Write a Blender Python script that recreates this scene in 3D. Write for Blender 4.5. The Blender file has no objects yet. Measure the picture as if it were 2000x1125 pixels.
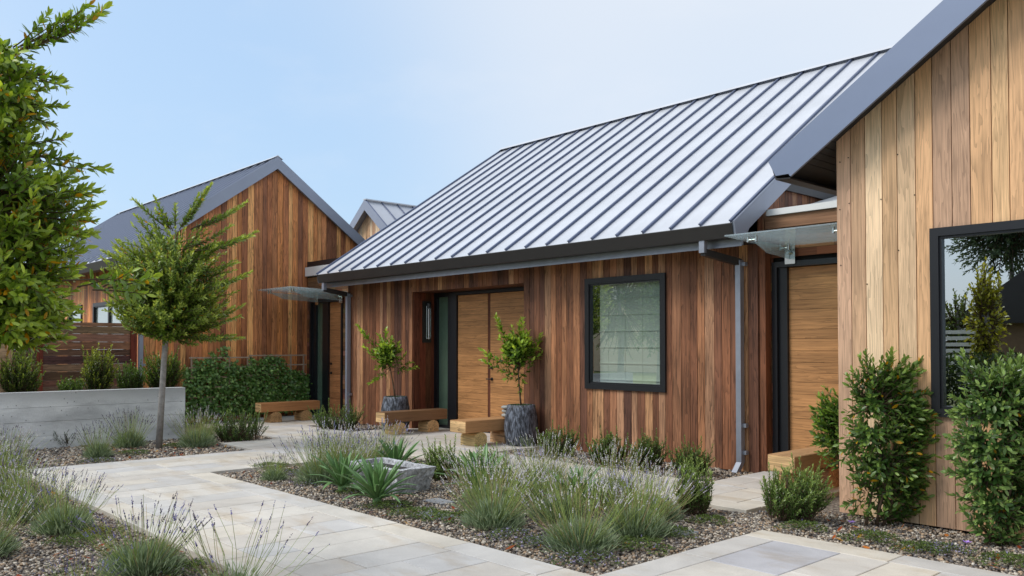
import bpy, math, random
import numpy as np
from mathutils import Vector, Matrix
random.seed(7)
RNG = np.random.default_rng(11)
SC = bpy.context.scene
COL = SC.collection

# ------------------------------------------------------------------ camera
EYE = 1.6; FPX = 1632.0; HORIZON = 677.0; PITCH = math.radians(1.3)
cs, sn = 0.67597, 0.73693          # camera right/forward versus world x/y
cam_d = bpy.data.cameras.new('camera'); cam = bpy.data.objects.new('camera', cam_d); COL.objects.link(cam)
cam_d.sensor_width = 36.0; cam_d.lens = FPX/2000*36
cam_d.shift_y = (HORIZON-562.5-FPX*math.tan(PITCH))/2000
cam_d.clip_end = 2000; cam_d.clip_start = 0.05
cam.location = (0, 0, EYE); cam.rotation_euler = (math.radians(90)+PITCH, 0, math.atan2(sn, cs))
SC.camera = cam

# ------------------------------------------------------------------ sky, sun, exposure
CLOUD = (17.72, 4.12, 1.5)
SUN_AZ = math.radians(212); SUN_EL = math.radians(47)      # azimuth clockwise from +y
w = bpy.data.worlds.new('World'); SC.world = w; w.use_nodes = True
nt = w.node_tree; nt.nodes.clear()
sky = nt.nodes.new('ShaderNodeTexSky'); sky.sky_type = 'NISHITA'; sky.sun_disc = False
sky.sun_elevation = SUN_EL; sky.sun_rotation = SUN_AZ
sky.air_density = 1.15; sky.dust_density = 2.2; sky.ozone_density = 1.6; sky.altitude = 40
tc = nt.nodes.new('ShaderNodeTexCoord')
def wnoise(scale, loc, zs, detail, lo, hi, t0, t1):
    mp = nt.nodes.new('ShaderNodeMapping'); mp.inputs['Scale'].default_value = (1, 1, zs); mp.inputs['Location'].default_value = loc
    n = nt.nodes.new('ShaderNodeTexNoise'); n.inputs['Scale'].default_value = scale; n.inputs['Detail'].default_value = detail; n.inputs['Roughness'].default_value = .55
    r = nt.nodes.new('ShaderNodeMapRange'); r.interpolation_type = 'SMOOTHSTEP'
    for k, v in (('From Min', lo), ('From Max', hi), ('To Min', t0), ('To Max', t1)): r.inputs[k].default_value = v
    nt.links.new(tc.outputs['Generated'], mp.inputs['Vector']); nt.links.new(mp.outputs['Vector'], n.inputs['Vector']); nt.links.new(n.outputs['Fac'], r.inputs['Value']); return r
def wmix(fac, a, b):
    m = nt.nodes.new('ShaderNodeMix'); m.data_type = 'RGBA'
    if isinstance(fac, float): m.inputs['Factor'].default_value = fac
    else: nt.links.new(fac.outputs['Result'], m.inputs['Factor'])
    for k, v in (('A', a), ('B', b)):
        if isinstance(v, tuple): m.inputs[k].default_value = (*v, 1)
        else: nt.links.new(v, m.inputs[k])
    return m.outputs['Result']
haze = wmix(.74, sky.outputs['Color'], (2.05, 2.88, 3.92))                     # thin high haze evens the sky out
veil = wmix(wnoise(.6, CLOUD, .8, 2, .40, .64, 0., .95), haze, (3.75, 3.86, 4.05))     # broad cloud veil
curd = wmix(wnoise(5.5, (3.1, .4, 1.7), 2.4, 8, .50, .74, 0., .10), veil, (4.0, 4.05, 4.2))
bg = nt.nodes.new('ShaderNodeBackground'); bg.inputs['Strength'].default_value = .15
wo = nt.nodes.new('ShaderNodeOutputWorld')
nt.links.new(curd, bg.inputs['Color']); nt.links.new(bg.outputs['Background'], wo.inputs['Surface'])
sd = bpy.data.lights.new('sun', 'SUN'); so = bpy.data.objects.new('sun', sd); COL.objects.link(so)
sd.energy = 1.5; sd.angle = math.radians(28); sd.color = (1, .965, .91)
sdir = Vector((math.sin(SUN_AZ)*math.cos(SUN_EL), math.cos(SUN_AZ)*math.cos(SUN_EL), math.sin(SUN_EL)))
so.rotation_euler = (-sdir).to_track_quat('-Z', 'Y').to_euler(); so.location = sdir*40
SC.view_settings.view_transform = 'Standard'; SC.view_settings.look = 'None'
SC.view_settings.exposure = 0.66; SC.view_settings.gamma = 1; SC.view_settings.use_curve_mapping = False
SC.render.engine = 'CYCLES'
SC.cycles.use_denoising = True; SC.cycles.denoising_prefilter = 'ACCURATE'
SC.cycles.max_bounces = 8; SC.cycles.transparent_max_bounces = 12; SC.cycles.caustics_reflective = False; SC.cycles.caustics_refractive = False

# ------------------------------------------------------------------ helpers
def lin(r, g, b):
    f = lambda c: (c/255/12.92 if c <= 10 else ((c/255+.055)/1.055)**2.4)
    return (f(r), f(g), f(b))
WO = {}          # world origin of (unrotated) objects
def link(o, parent=None, wloc=(0, 0, 0)):
    COL.objects.link(o); wl = Vector(wloc); WO[o.name] = wl
    if parent is not None:
        o.parent = parent; o.location = wl-WO[parent.name]
    else: o.location = wl
    return o
def tag(o, label=None, cat=None, group=None, kind=None):
    for k, v in (('label', label), ('category', cat), ('group', group), ('kind', kind)):
        if v: o[k] = v
    return o
def thing(name, label, cat, loc=(0, 0, 0), group=None):
    o = bpy.data.objects.new(name, None); o.empty_display_size = .2
    return tag(link(o, None, loc), label, cat, group)
def mesh(name, verts, faces, mat=None, smooth=False):
    me = bpy.data.meshes.new(name); me.from_pydata([tuple(v) for v in verts], [], faces); me.update()
    if mat: me.materials.append(mat)
    if smooth: me.polygons.foreach_set('use_smooth', [True]*len(me.polygons))
    return me
def mk(name, verts, faces, mat, parent=None, wloc=None, color=None, smooth=False):
    """verts in world coordinates; the origin goes to wloc (default: lowest corner)"""
    v = np.asarray(verts, float)
    if wloc is None: wloc = v.min(axis=0)
    me = mesh(name, v-np.asarray(wloc), faces, mat, smooth)
    o = bpy.data.objects.new(name, me); link(o, parent, wloc)
    if color: o.color = (*color, 1)
    return o
BF = [(0, 3, 2, 1), (4, 5, 6, 7), (0, 1, 5, 4), (1, 2, 6, 5), (2, 3, 7, 6), (3, 0, 4, 7)]
def boxv(x0, x1, y0, y1, z0, z1):
    return [(x0, y0, z0), (x1, y0, z0), (x1, y1, z0), (x0, y1, z0), (x0, y0, z1), (x1, y0, z1), (x1, y1, z1), (x0, y1, z1)]
def box(name, b, mat, parent=None, color=None, wloc=None):
    return mk(name, boxv(*b), BF, mat, parent, wloc, color)
class MB:
    """collects shapes into one mesh"""
    def __init__(s): s.v = []; s.f = []
    def add(s, v, f):
        n = len(s.v); s.v += [tuple(p) for p in v]; s.f += [tuple(i+n for i in q) for q in f]; return s
    def box(s, *b): return s.add(boxv(*b), BF)
    def prism(s, poly, ext):
        n = len(poly); e = Vector(ext); a = [Vector(p) for p in poly]
        return s.add(a+[p+e for p in a], [tuple(range(n-1, -1, -1)), tuple(range(n, 2*n))]+[(i, (i+1) % n, n+(i+1) % n, n+i) for i in range(n)])
    def tube(s, pts, rad, seg=6, cap=True):
        pts = [Vector(p) for p in pts]; n0 = len(s.v); m = len(pts)
        rad = [rad]*m if not hasattr(rad, '__len__') else rad
        for i, p in enumerate(pts):
            d = (pts[min(i+1, m-1)]-pts[max(i-1, 0)]).normalized()
            u = d.cross(Vector((.3, .9, .1))).normalized() if abs(d.z) > .8 else d.cross(Vector((0, 0, 1))).normalized()
            q = d.cross(u)
            for k in range(seg):
                a = 2*math.pi*k/seg; s.v.append(tuple(p+(u*math.cos(a)+q*math.sin(a))*rad[i]))
        for i in range(m-1):
            for k in range(seg):
                a = n0+i*seg+k; b = n0+i*seg+(k+1) % seg; s.f.append((a, b, b+seg, a+seg))
        if cap:
            s.f.append(tuple(n0+k for k in range(seg-1, -1, -1))); s.f.append(tuple(n0+(m-1)*seg+k for k in range(seg)))
        return s
    def lathe(s, prof, c=(0, 0, 0), seg=24):
        n0 = len(s.v); c = Vector(c)
        for r, z in prof:
            for k in range(seg):
                a = 2*math.pi*k/seg; s.v.append((c.x+r*math.cos(a), c.y+r*math.sin(a), c.z+z))
        for i in range(len(prof)-1):
            for k in range(seg):
                a = n0+i*seg+k; b = n0+i*seg+(k+1) % seg; s.f.append((a, b, b+seg, a+seg))
        s.f.append(tuple(n0+k for k in range(seg-1, -1, -1))); s.f.append(tuple(n0+(len(prof)-1)*seg+k for k in range(seg)))
        return s
    def build(s, name, mat, parent=None, wloc=None, color=None, smooth=False): return mk(name, s.v, s.f, mat, parent, wloc, color, smooth)
def at(px, py, F):
    """the point seen at a pixel at forward distance F (used to read positions off the photograph)"""
    R = (px-1000)/FPX*F; return Vector((cs*R-sn*F, sn*R+cs*F, EYE+(HORIZON-py)/FPX*F))
def gp(px, py, z=0):
    F = FPX*(EYE-z)/(py-HORIZON); return at(px, py, F)
def copy_tree(o, parent=None):
    c = o.copy(); COL.objects.link(c); c.parent = parent
    for ch in o.children: copy_tree(ch, c)
    return c

# ------------------------------------------------------------------ materials
def mat_new(name):
    m = bpy.data.materials.new(name); m.use_nodes = True; t = m.node_tree
    return m, t, t.nodes['Principled BSDF']
def N(t, ty, **kw):
    n = t.nodes.new(ty)
    for k, v in kw.items():
        if k in n.inputs: n.inputs[k].default_value = v
        else: setattr(n, k, v)
    return n
def plain(name, col, rough=.5, metal=0., bump=0., bscale=60., var=.0, vscale=6., spec=.5):
    m, t, b = mat_new(name)
    b.inputs['Base Color'].default_value = (*col, 1); b.inputs['Roughness'].default_value = rough; b.inputs['Metallic'].default_value = metal
    b.inputs['Specular IOR Level'].default_value = spec
    c = N(t, 'ShaderNodeTexCoord')
    if var:
        n = N(t, 'ShaderNodeTexNoise', Scale=vscale, Detail=6., Roughness=.6)
        r = N(t, 'ShaderNodeMapRange'); r.inputs['From Min'].default_value = .3; r.inputs['From Max'].default_value = .7; r.inputs['To Min'].default_value = 1-var; r.inputs['To Max'].default_value = 1+var
        h = N(t, 'ShaderNodeHueSaturation'); h.inputs['Color'].default_value = (*col, 1)
        t.links.new(c.outputs['Object'], n.inputs['Vector']); t.links.new(n.outputs['Fac'], r.inputs['Value']); t.links.new(r.outputs['Result'], h.inputs['Value']); t.links.new(h.outputs['Color'], b.inputs['Base Color'])
    if bump:
        n = N(t, 'ShaderNodeTexNoise', Scale=bscale, Detail=4.); u = N(t, 'ShaderNodeBump', Strength=bump, Distance=.01)
        t.links.new(c.outputs['Object'], n.inputs['Vector']); t.links.new(n.outputs['Fac'], u.inputs['Height']); t.links.new(u.outputs['Normal'], b.inputs['Normal'])
    return m
def wood(name, axis, rough=.55, lo=.5, hi=1.28, fine=1., rings=.5, bump=.25, tint=None):
    """timber whose grain runs along one object axis; the colour of each piece is its object colour"""
    m, t, b = mat_new(name); lk = t.links.new
    c = N(t, 'ShaderNodeTexCoord'); oi = N(t, 'ShaderNodeObjectInfo')
    off = N(t, 'ShaderNodeVectorMath', operation='SCALE'); off.inputs[0].default_value = (37., 53., 71.); lk(oi.outputs['Random'], off.inputs['Scale'])
    ad = N(t, 'ShaderNodeVectorMath', operation='ADD'); lk(c.outputs['Object'], ad.inputs[0]); lk(off.outputs[0], ad.inputs[1])
    def mapd(a, l):
        q = N(t, 'ShaderNodeMapping'); s = [a, a, a]; s[axis] = l; q.inputs['Scale'].default_value = s; lk(ad.outputs[0], q.inputs['Vector']); return q
    m1 = mapd(95*fine, 2.2*fine); n1 = N(t, 'ShaderNodeTexNoise', Scale=1., Detail=5., Roughness=.65); lk(m1.outputs[0], n1.inputs['Vector'])
    m2 = mapd(11., .75); n2 = N(t, 'ShaderNodeTexNoise', Scale=1., Detail=3., Roughness=.5); n2.inputs['Distortion'].default_value = .6; lk(m2.outputs[0], n2.inputs['Vector'])
    mu = N(t, 'ShaderNodeMath', operation='MULTIPLY'); mu.inputs[1].default_value = 9.; lk(n2.outputs['Fac'], mu.inputs[0])
    fr = N(t, 'ShaderNodeMath', operation='FRACT'); lk(mu.outputs[0], fr.inputs[0])
    pw = N(t, 'ShaderNodeMath', operation='POWER'); pw.inputs[1].default_value = 2.2; lk(fr.outputs[0], pw.inputs[0])
    m3 = mapd(3., 1.1); n3 = N(t, 'ShaderNodeTexNoise', Scale=1., Detail=4.); lk(m3.outputs[0], n3.inputs['Vector'])
    # sum -> multiplier
    a1 = N(t, 'ShaderNodeMath', operation='MULTIPLY'); a1.inputs[1].default_value = -rings*.5; lk(pw.outputs[0], a1.inputs[0])
    a2 = N(t, 'ShaderNodeMath', operation='MULTIPLY_ADD'); a2.inputs[1].default_value = 1.5; lk(n1.outputs['Fac'], a2.inputs[0]); lk(a1.outputs[0], a2.inputs[2])
    a3 = N(t, 'ShaderNodeMath', operation='MULTIPLY_ADD'); a3.inputs[1].default_value = 1.1; lk(n3.outputs['Fac'], a3.inputs[0]); lk(a2.outputs[0], a3.inputs[2])
    r = N(t, 'ShaderNodeMapRange'); r.inputs['From Min'].default_value = .7; r.inputs['From Max'].default_value = 1.75; r.inputs['To Min'].default_value = lo; r.inputs['To Max'].default_value = hi; lk(a3.outputs[0], r.inputs['Value'])
    vm = N(t, 'ShaderNodeVectorMath', operation='SCALE'); lk(oi.outputs['Color'], vm.inputs[0]); lk(r.outputs['Result'], vm.inputs['Scale'])
    lk(vm.outputs[0], b.inputs['Base Color']); b.inputs['Roughness'].default_value = rough; b.inputs['Specular IOR Level'].default_value = .3
    u = N(t, 'ShaderNodeBump', Strength=bump, Distance=.004); lk(a2.outputs[0], u.inputs['Height']); lk(u.outputs['Normal'], b.inputs['Normal'])
    return m
WX, WY, WZ = [wood('timber_along_'+'xyz'[i], i, lo=.34, hi=1.66, rings=.95, fine=.45) for i in range(3)]
WR = wood('pale_cladding_along_z', 2, lo=.6, hi=1.4, rings=.8, fine=.75)
DX = wood('door_veneer_along_x', 0, rough=.45, lo=.58, hi=1.4, fine=.5, rings=.85, bump=.08)
RX = wood('rough_sawn_along_x', 0, rough=.8, lo=.4, hi=1.35, fine=.5, rings=.25, bump=.9)
FY = wood('fence_timber_along_y', 1, rough=.6, lo=.35, hi=1.5, fine=.7, rings=.9, bump=.4)
BY = wood('bench_timber_along_y', 1, rough=.65, lo=.6, hi=1.2, fine=.5, rings=.4, bump=.3)
def stone_mat(name, blot=.16, warm=(.72, .58, .40), fine=.08, rough=.62, bump=.12, fsc=90.):
    m, t, b = mat_new(name); lk = t.links.new
    g = N(t, 'ShaderNodeNewGeometry'); oi = N(t, 'ShaderNodeObjectInfo')
    n1 = N(t, 'ShaderNodeTexNoise', Scale=2.3, Detail=6., Roughness=.6); n1.inputs['Distortion'].default_value = .7; lk(g.outputs['Position'], n1.inputs['Vector'])
    n2 = N(t, 'ShaderNodeTexNoise', Scale=1.1, Detail=5., Roughness=.65); q = N(t, 'ShaderNodeMapping'); q.inputs['Location'].default_value = (7, 3, 1); q.inputs['Scale'].default_value = (1.2, 3., 1); lk(g.outputs['Position'], q.inputs['Vector']); lk(q.outputs[0], n2.inputs['Vector'])
    n3 = N(t, 'ShaderNodeTexNoise', Scale=fsc, Detail=3.); lk(g.outputs['Position'], n3.inputs['Vector'])
    r1 = N(t, 'ShaderNodeMapRange'); r1.inputs['From Min'].default_value = .3; r1.inputs['From Max'].default_value = .72; r1.inputs['To Min'].default_value = 1-blot; r1.inputs['To Max'].default_value = 1+blot*.6; lk(n1.outputs['Fac'], r1.inputs['Value'])
    r3 = N(t, 'ShaderNodeMapRange'); r3.inputs['From Min'].default_value = .25; r3.inputs['From Max'].default_value = .75; r3.inputs['To Min'].default_value = 1-fine; r3.inputs['To Max'].default_value = 1+fine; lk(n3.outputs['Fac'], r3.inputs['Value'])
    p = N(t, 'ShaderNodeMath', operation='MULTIPLY'); lk(r1.outputs[0], p.inputs[0]); lk(r3.outputs[0], p.inputs[1])
    r2 = N(t, 'ShaderNodeMapRange'); r2.inputs['From Min'].default_value = .52; r2.inputs['From Max'].default_value = .75; r2.inputs['To Min'].default_value = 0; r2.inputs['To Max'].default_value = .55; lk(n2.outputs['Fac'], r2.inputs['Value'])
    wm = N(t, 'ShaderNodeMix', data_type='RGBA', blend_type='MULTIPLY'); wm.inputs['B'].default_value = (*warm, 1); lk(r2.outputs[0], wm.inputs['Factor']); lk(oi.outputs['Color'], wm.inputs['A'])
    v = N(t, 'ShaderNodeVectorMath', operation='SCALE'); lk(wm.outputs['Result'], v.inputs[0]); lk(p.outputs[0], v.inputs['Scale'])
    lk(v.outputs[0], b.inputs['Base Color']); b.inputs['Roughness'].default_value = rough; b.inputs['Specular IOR Level'].default_value = .35
    u = N(t, 'ShaderNodeBump', Strength=bump, Distance=.004); lk(n3.outputs['Fac'], u.inputs['Height']); lk(u.outputs['Normal'], b.inputs['Normal'])
    return m
PAVE = stone_mat('sandstone_paving')
def leaf_mat(name, rough=.42, trans=.28, spec=.5):
    m, t, b = mat_new(name); lk = t.links.new
    a = N(t, 'ShaderNodeAttribute', attribute_name='Col')
    b.inputs['Roughness'].default_value = rough; b.inputs['Specular IOR Level'].default_value = spec
    tr = N(t, 'ShaderNodeBsdfTranslucent'); mxs = N(t, 'ShaderNodeMixShader'); mxs.inputs[0].default_value = trans
    hs = N(t, 'ShaderNodeHueSaturation', Saturation=1.1, Value=1.5); hs.inputs['Hue'].default_value = .485
    lk(a.outputs['Color'], b.inputs['Base Color']); lk(a.outputs['Color'], hs.inputs['Color']); lk(hs.outputs['Color'], tr.inputs['Color'])
    lk(b.outputs[0], mxs.inputs[1]); lk(tr.outputs[0], mxs.inputs[2]); lk(mxs.outputs[0], t.nodes['Material Output'].inputs['Surface'])
    return m
LEAF = leaf_mat('glossy_leaf', .34, .34); SOFT = leaf_mat('matt_leaf', .7, .25, .3)
def attr_mat(name, rough=.7, spec=.4):
    m, t, b = mat_new(name); a = N(t, 'ShaderNodeAttribute', attribute_name='Col'); t.links.new(a.outputs['Color'], b.inputs['Base Color'])
    b.inputs['Roughness'].default_value = rough; b.inputs['Specular IOR Level'].default_value = spec; return m
PEB = attr_mat('pebble', .65)
def glass_mat(name, tint=(1, 1, 1), base=.06, gain=.8, rough=0.):
    """coated window glass: sees through, mirrors more at a slant"""
    m, t, b = mat_new(name); lk = t.links.new; t.nodes.remove(b)
    f = N(t, 'ShaderNodeLayerWeight', Blend=.5); p = N(t, 'ShaderNodeMath', operation='POWER'); p.inputs[1].default_value = 4.; lk(f.outputs['Facing'], p.inputs[0])
    k = N(t, 'ShaderNodeMath', operation='MULTIPLY_ADD', use_clamp=True); k.inputs[1].default_value = gain; k.inputs[2].default_value = base; lk(p.outputs[0], k.inputs[0])
    tr = N(t, 'ShaderNodeBsdfTransparent'); tr.inputs['Color'].default_value = (*tint, 1); gl = N(t, 'ShaderNodeBsdfGlossy'); gl.inputs['Roughness'].default_value = rough; gl.inputs['Color'].default_value = (.9, .97, 1, 1)
    s = N(t, 'ShaderNodeMixShader'); lk(k.outputs[0], s.inputs[0]); lk(tr.outputs[0], s.inputs[1]); lk(gl.outputs[0], s.inputs[2]); lk(s.outputs[0], t.nodes['Material Output'].inputs['Surface'])
    return m
GLASS = glass_mat('window_glass', (.90, .97, .94), .40, .5); COATED = glass_mat('reflective_window_glass', (.6, .66, .64), .58, .4); CLEAR = glass_mat('clear_tube_glass', (.97, .98, .98), .05, .5)
CANOPY = glass_mat('frosted_canopy_glass', (.82, .92, .93), .12, .5, .0)
def milky(m, col, fac):
    t = m.node_tree; o = t.nodes['Material Output']; s0 = o.inputs['Surface'].links[0].from_socket; tr = N(t, 'ShaderNodeBsdfTranslucent'); df = N(t, 'ShaderNodeBsdfDiffuse')
    tr.inputs['Color'].default_value = df.inputs['Color'].default_value = (*col, 1); a = N(t, 'ShaderNodeMixShader'); b = N(t, 'ShaderNodeMixShader'); b.inputs[0].default_value = fac
    t.links.new(tr.outputs[0], a.inputs[1]); t.links.new(df.outputs[0], a.inputs[2]); t.links.new(s0, b.inputs[1]); t.links.new(a.outputs[0], b.inputs[2]); t.links.new(b.outputs[0], o.inputs['Surface'])
milky(CANOPY, (.72, .80, .84), .24)
def frosted(name, col, rough=.25):
    return plain(name, col, rough, 0, 0, 60, .12, 3.)
FROST = frosted('green_frosted_glass', lin(88, 108, 92), .18)
BLACK = plain('black_anodised_frame', lin(24, 26, 31), .38, .0, .05, 200)
SLATE = plain('slate_grey_painted_metal', lin(150, 157, 172), .4, .3, 0, 60, .05, 2.)
ROOF = plain('pale_zinc_roof_panel', lin(206, 209, 215), .34, .22, .05, 3, .08, 1.6)
SEAM = plain('shaded_zinc_seam', lin(96, 106, 132), .4, .35, 0, 60, .06, 4)  # darker than the panels: shade on the seam sides is put into this colour
GUTT = plain('dark_bronze_gutter', lin(50, 48, 48), .45, .2, .03, 120, .05, 5)
GALV = plain('galvanised_downpipe', lin(150, 156, 168), .4, .5, .04, 60, .10, 7)
STEEL = plain('stainless_steel', lin(190, 190, 186), .22, 1.)
WHITE = plain('white_membrane', lin(225, 225, 222), .6, 0, .05, 30, .04, 3)
SOFFIT = plain('dark_soffit_board', lin(52, 50, 50), .7, 0, .1, 30, .1, 5)
DARK = plain('dark_cavity', lin(22, 18, 16), .9)
CONC_T = None
def concrete():
    m, t, b = mat_new('board_formed_concrete'); lk = t.links.new
    c = N(t, 'ShaderNodeNewGeometry')
    n1 = N(t, 'ShaderNodeTexNoise', Scale=1.6, Detail=8., Roughness=.65); q = N(t, 'ShaderNodeMapping'); q.inputs['Scale'].default_value = (1, .8, 2.2); lk(c.outputs['Position'], q.inputs['Vector']); lk(q.outputs[0], n1.inputs['Vector'])
    n2 = N(t, 'ShaderNodeTexNoise', Scale=45., Detail=4.); lk(c.outputs['Position'], n2.inputs['Vector'])
    vo = N(t, 'ShaderNodeTexVoronoi', Scale=11.); lk(c.outputs['Position'], vo.inputs['Vector'])
    pit = N(t, 'ShaderNodeMapRange'); pit.inputs['From Min'].default_value = .07; pit.inputs['From Max'].default_value = .12; pit.inputs['To Min'].default_value = .3; pit.inputs['To Max'].default_value = 1.; lk(vo.outputs['Distance'], pit.inputs['Value'])
    r = N(t, 'ShaderNodeValToRGB'); e = r.color_ramp.elements; e[0].position = .3; e[0].color = (*lin(186, 188, 189), 1); e[1].position = .62; e[1].color = (*lin(240, 242, 242), 1); lk(n1.outputs['Fac'], r.inputs['Fac'])
    # weather streak staining below the coping: a stain with its own ragged shape
    sp = N(t, 'ShaderNodeSeparateXYZ'); lk(c.outputs['Position'], sp.inputs[0])
    zz = N(t, 'ShaderNodeMath', operation='MULTIPLY_ADD'); zz.inputs[1].default_value = .5; lk(n1.outputs['Fac'], zz.inputs[0]); lk(sp.outputs['Z'], zz.inputs[2])
    st = N(t, 'ShaderNodeMapRange'); st.inputs['From Min'].default_value = .93; st.inputs['From Max'].default_value = 1.16; st.inputs['To Min'].default_value = 1.; st.inputs['To Max'].default_value = .62; lk(zz.outputs[0], st.inputs['Value'])
    p1 = N(t, 'ShaderNodeMath', operation='MULTIPLY'); lk(pit.outputs[0], p1.inputs[0]); lk(st.outputs[0], p1.inputs[1])
    v = N(t, 'ShaderNodeVectorMath', operation='SCALE'); lk(r.outputs[0], v.inputs[0]); lk(p1.outputs[0], v.inputs['Scale']); lk(v.outputs[0], b.inputs['Base Color'])
    b.inputs['Roughness'].default_value = .8; u = N(t, 'ShaderNodeBump', Strength=.35, Distance=.01); lk(n2.outputs['Fac'], u.inputs['Height']); lk(u.outputs[0], b.inputs['Normal'])
    return m
CONC = concrete()
BARK = plain('pale_grey_bark', lin(142, 138, 134), .8, 0, .4, 40, .3, 14)
TWIG = plain('brown_twig', lin(92, 74, 56), .8, 0, .3, 60, .25, 20)

# ------------------------------------------------------------------ large foliage meshes
def bulk(name, V, Fc, col, mat, parent, wloc, smooth=False):
    """V (n,3) world, Fc (m,3) triangles, col (n,3)"""
    V = np.asarray(V, np.float32)-np.asarray(wloc, np.float32); m = len(Fc)
    me = bpy.data.meshes.new(name); me.vertices.add(len(V)); me.vertices.foreach_set('co', V.ravel())
    me.loops.add(m*3); me.loops.foreach_set('vertex_index', np.asarray(Fc, np.int32).ravel())
    me.polygons.add(m); me.polygons.foreach_set('loop_start', np.arange(0, m*3, 3, dtype=np.int32)); me.polygons.foreach_set('loop_total', np.full(m, 3, np.int32))
    if smooth: me.polygons.foreach_set('use_smooth', np.ones(m, bool))
    me.update(calc_edges=True)
    ca = me.color_attributes.new('Col', 'FLOAT_COLOR', 'POINT'); c4 = np.ones((len(V), 4), np.float32); c4[:, :3] = col; ca.data.foreach_set('color', c4.ravel())
    me.materials.append(mat)
    o = bpy.data.objects.new(name, me); link(o, parent, wloc); return o
def unit(a): return a/np.maximum(np.linalg.norm(a, axis=-1, keepdims=True), 1e-9)
def leaf_geo(P, D, U, Ln, Wd, col, hi=False, curl=.12, fold=.18):
    """leaf blades: base P, direction D, upper side U"""
    n = len(P); D = unit(D); U = unit(U-(U*D).sum(1, keepdims=True)*D); S = np.cross(D, U); Ln = Ln[:, None]; Wd = Wd[:, None]
    if hi:
        rows = []
        for t_, wd in ((0, 0), (.28, .8), (.58, 1.), (.82, .6), (1, 0)):
            c = P+D*Ln*t_-U*Ln*curl*t_*t_
            if wd == 0: rows.append(c)
            else: e = S*Wd*.5*wd; f = U*Wd*.5*wd*fold; rows += [c+e+f, c, c-e+f]
        V = np.stack(rows, 1)   # 11 verts: 0 | 1 2 3 | 4 5 6 | 7 8 9 | 10
        T = [(0, 2, 1), (0, 3, 2), (1, 2, 5), (1, 5, 4), (2, 3, 6), (2, 6, 5), (4, 5, 8), (4, 8, 7), (5, 6, 9), (5, 9, 8), (7, 8, 10), (8, 9, 10)]
    else:
        m = P+D*Ln*.5-U*Ln*curl*.2; e = S*Wd*.5; f = U*Wd*.5*fold
        V = np.stack([P, m+e+f, m, m-e+f, P+D*Ln-U*Ln*curl], 1); T = [(0, 2, 1), (0, 3, 2), (1, 2, 4), (2, 3, 4)]
    k = V.shape[1]; Fc = (np.array(T)[None]+(np.arange(n)*k)[:, None, None]).reshape(-1, 3)
    return V.reshape(-1, 3), Fc, np.repeat(col, k, 0)
def shoot_leaves(shoots, spacing, t0=.25, a0=62, a1=22, jit=.25, rng=RNG):
    """leaves spiralling along each shoot (list of (k,3) polylines); returns P, D, U, tip fraction"""
    Ps, Ds, Us, Ts = [], [], [], []
    for s in shoots:
        s = np.asarray(s); seg = np.linalg.norm(np.diff(s, axis=0), axis=1); ln = seg.sum(); n = max(3, int(ln*(1-t0)/spacing))
        t = t0+(1-t0)*np.linspace(0, 1, n)**.85; cum = np.concatenate([[0], np.cumsum(seg)])/ln
        p = np.stack([np.interp(t, cum, s[:, i]) for i in range(3)], 1); q = np.stack([np.interp(np.minimum(t+.06, 1.06), np.append(cum, 1.06), np.append(s[:, i], s[-1, i]+(s[-1, i]-s[-2, i])*.1)) for i in range(3)], 1)
        d = unit(q-p+1e-6); ref = np.where(np.abs(d[:, 2:3]) > .9, [[1., 0, 0]], [[0, 0, 1.]]); u = unit(np.cross(d, ref)); v = np.cross(d, u)
        ph = rng.uniform(0, 6.28)+np.arange(n)*2.4; ang = np.radians(a0+(a1-a0)*((t-t0)/(1-t0))**1.5)+rng.normal(0, jit, n)
        out = u*np.cos(ph)[:, None]+v*np.sin(ph)[:, None]; l = d*np.cos(ang)[:, None]+out*np.sin(ang)[:, None]
        up = d*np.sin(ang)[:, None]-out*np.cos(ang)[:, None]+np.array([[0, 0, .35]])
        Ps.append(p); Ds.append(l); Us.append(up); Ts.append((t-t0)/(1-t0))
    return np.concatenate(Ps), np.concatenate(Ds), np.concatenate(Us), np.concatenate(Ts)
def leaf_cols(n, base, tipc, T, var=.3, yellow=0., ycol=lin(212, 160, 30), rng=RNG):
    b = np.array(base)[None]; t = np.array(tipc)[None]; k = (T**3)[:, None]*rng.uniform(.3, 1, (n, 1)); c = b*(1-k)+t*k
    c = c*rng.uniform(1-var, 1+var, (n, 1))
    if yellow:
        y = rng.random(n) < yellow; c[y] = np.array(ycol)*rng.uniform(.6, 1.15, (y.sum(), 1))
    return c
def bend(p0, p1, up=.12, wob=.06, k=4, rng=RNG):
    p0, p1 = np.asarray(p0, float), np.asarray(p1, float); ln = np.linalg.norm(p1-p0); t = np.linspace(0, 1, k+1)[:, None]
    o = rng.normal(0, wob*ln, 3); return p0+(p1-p0)*t+np.sin(t*np.pi)*(o+np.array([0, 0, -up*ln]))
def foliage(name, shoots, parent, wloc, L_, W_, spacing, base, tipc, mat=LEAF, hi=False, yellow=0., t0=.25, a0=62, a1=22, curl=.12, var=.3, twig=None, twig_r=.004, stuff=True):
    P, D, U, T = shoot_leaves(shoots, spacing, t0, a0, a1); n = len(P)
    sz = RNG.uniform(.7, 1.15, n)*(1-.25*T); col = leaf_cols(n, base, tipc, T, var, yellow)
    V, Fc, C = leaf_geo(P, D, U, L_*sz, W_*sz, col, hi, curl)
    o = bulk(name, V, Fc, C, mat, parent, wloc)
    if stuff: o['kind'] = 'stuff'
    if twig:
        mb = MB()
        for s in shoots: mb.tube(s, list(np.linspace(twig_r*1.8, twig_r*.5, len(s))), 4, False)
        b = mb.build('branch', twig, parent, wloc)
    return o
G_DARK = lin(44, 66, 30); G_MID = lin(66, 94, 38); G_LIT = lin(120, 148, 62); G_YEL = lin(168, 178, 70)

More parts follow.
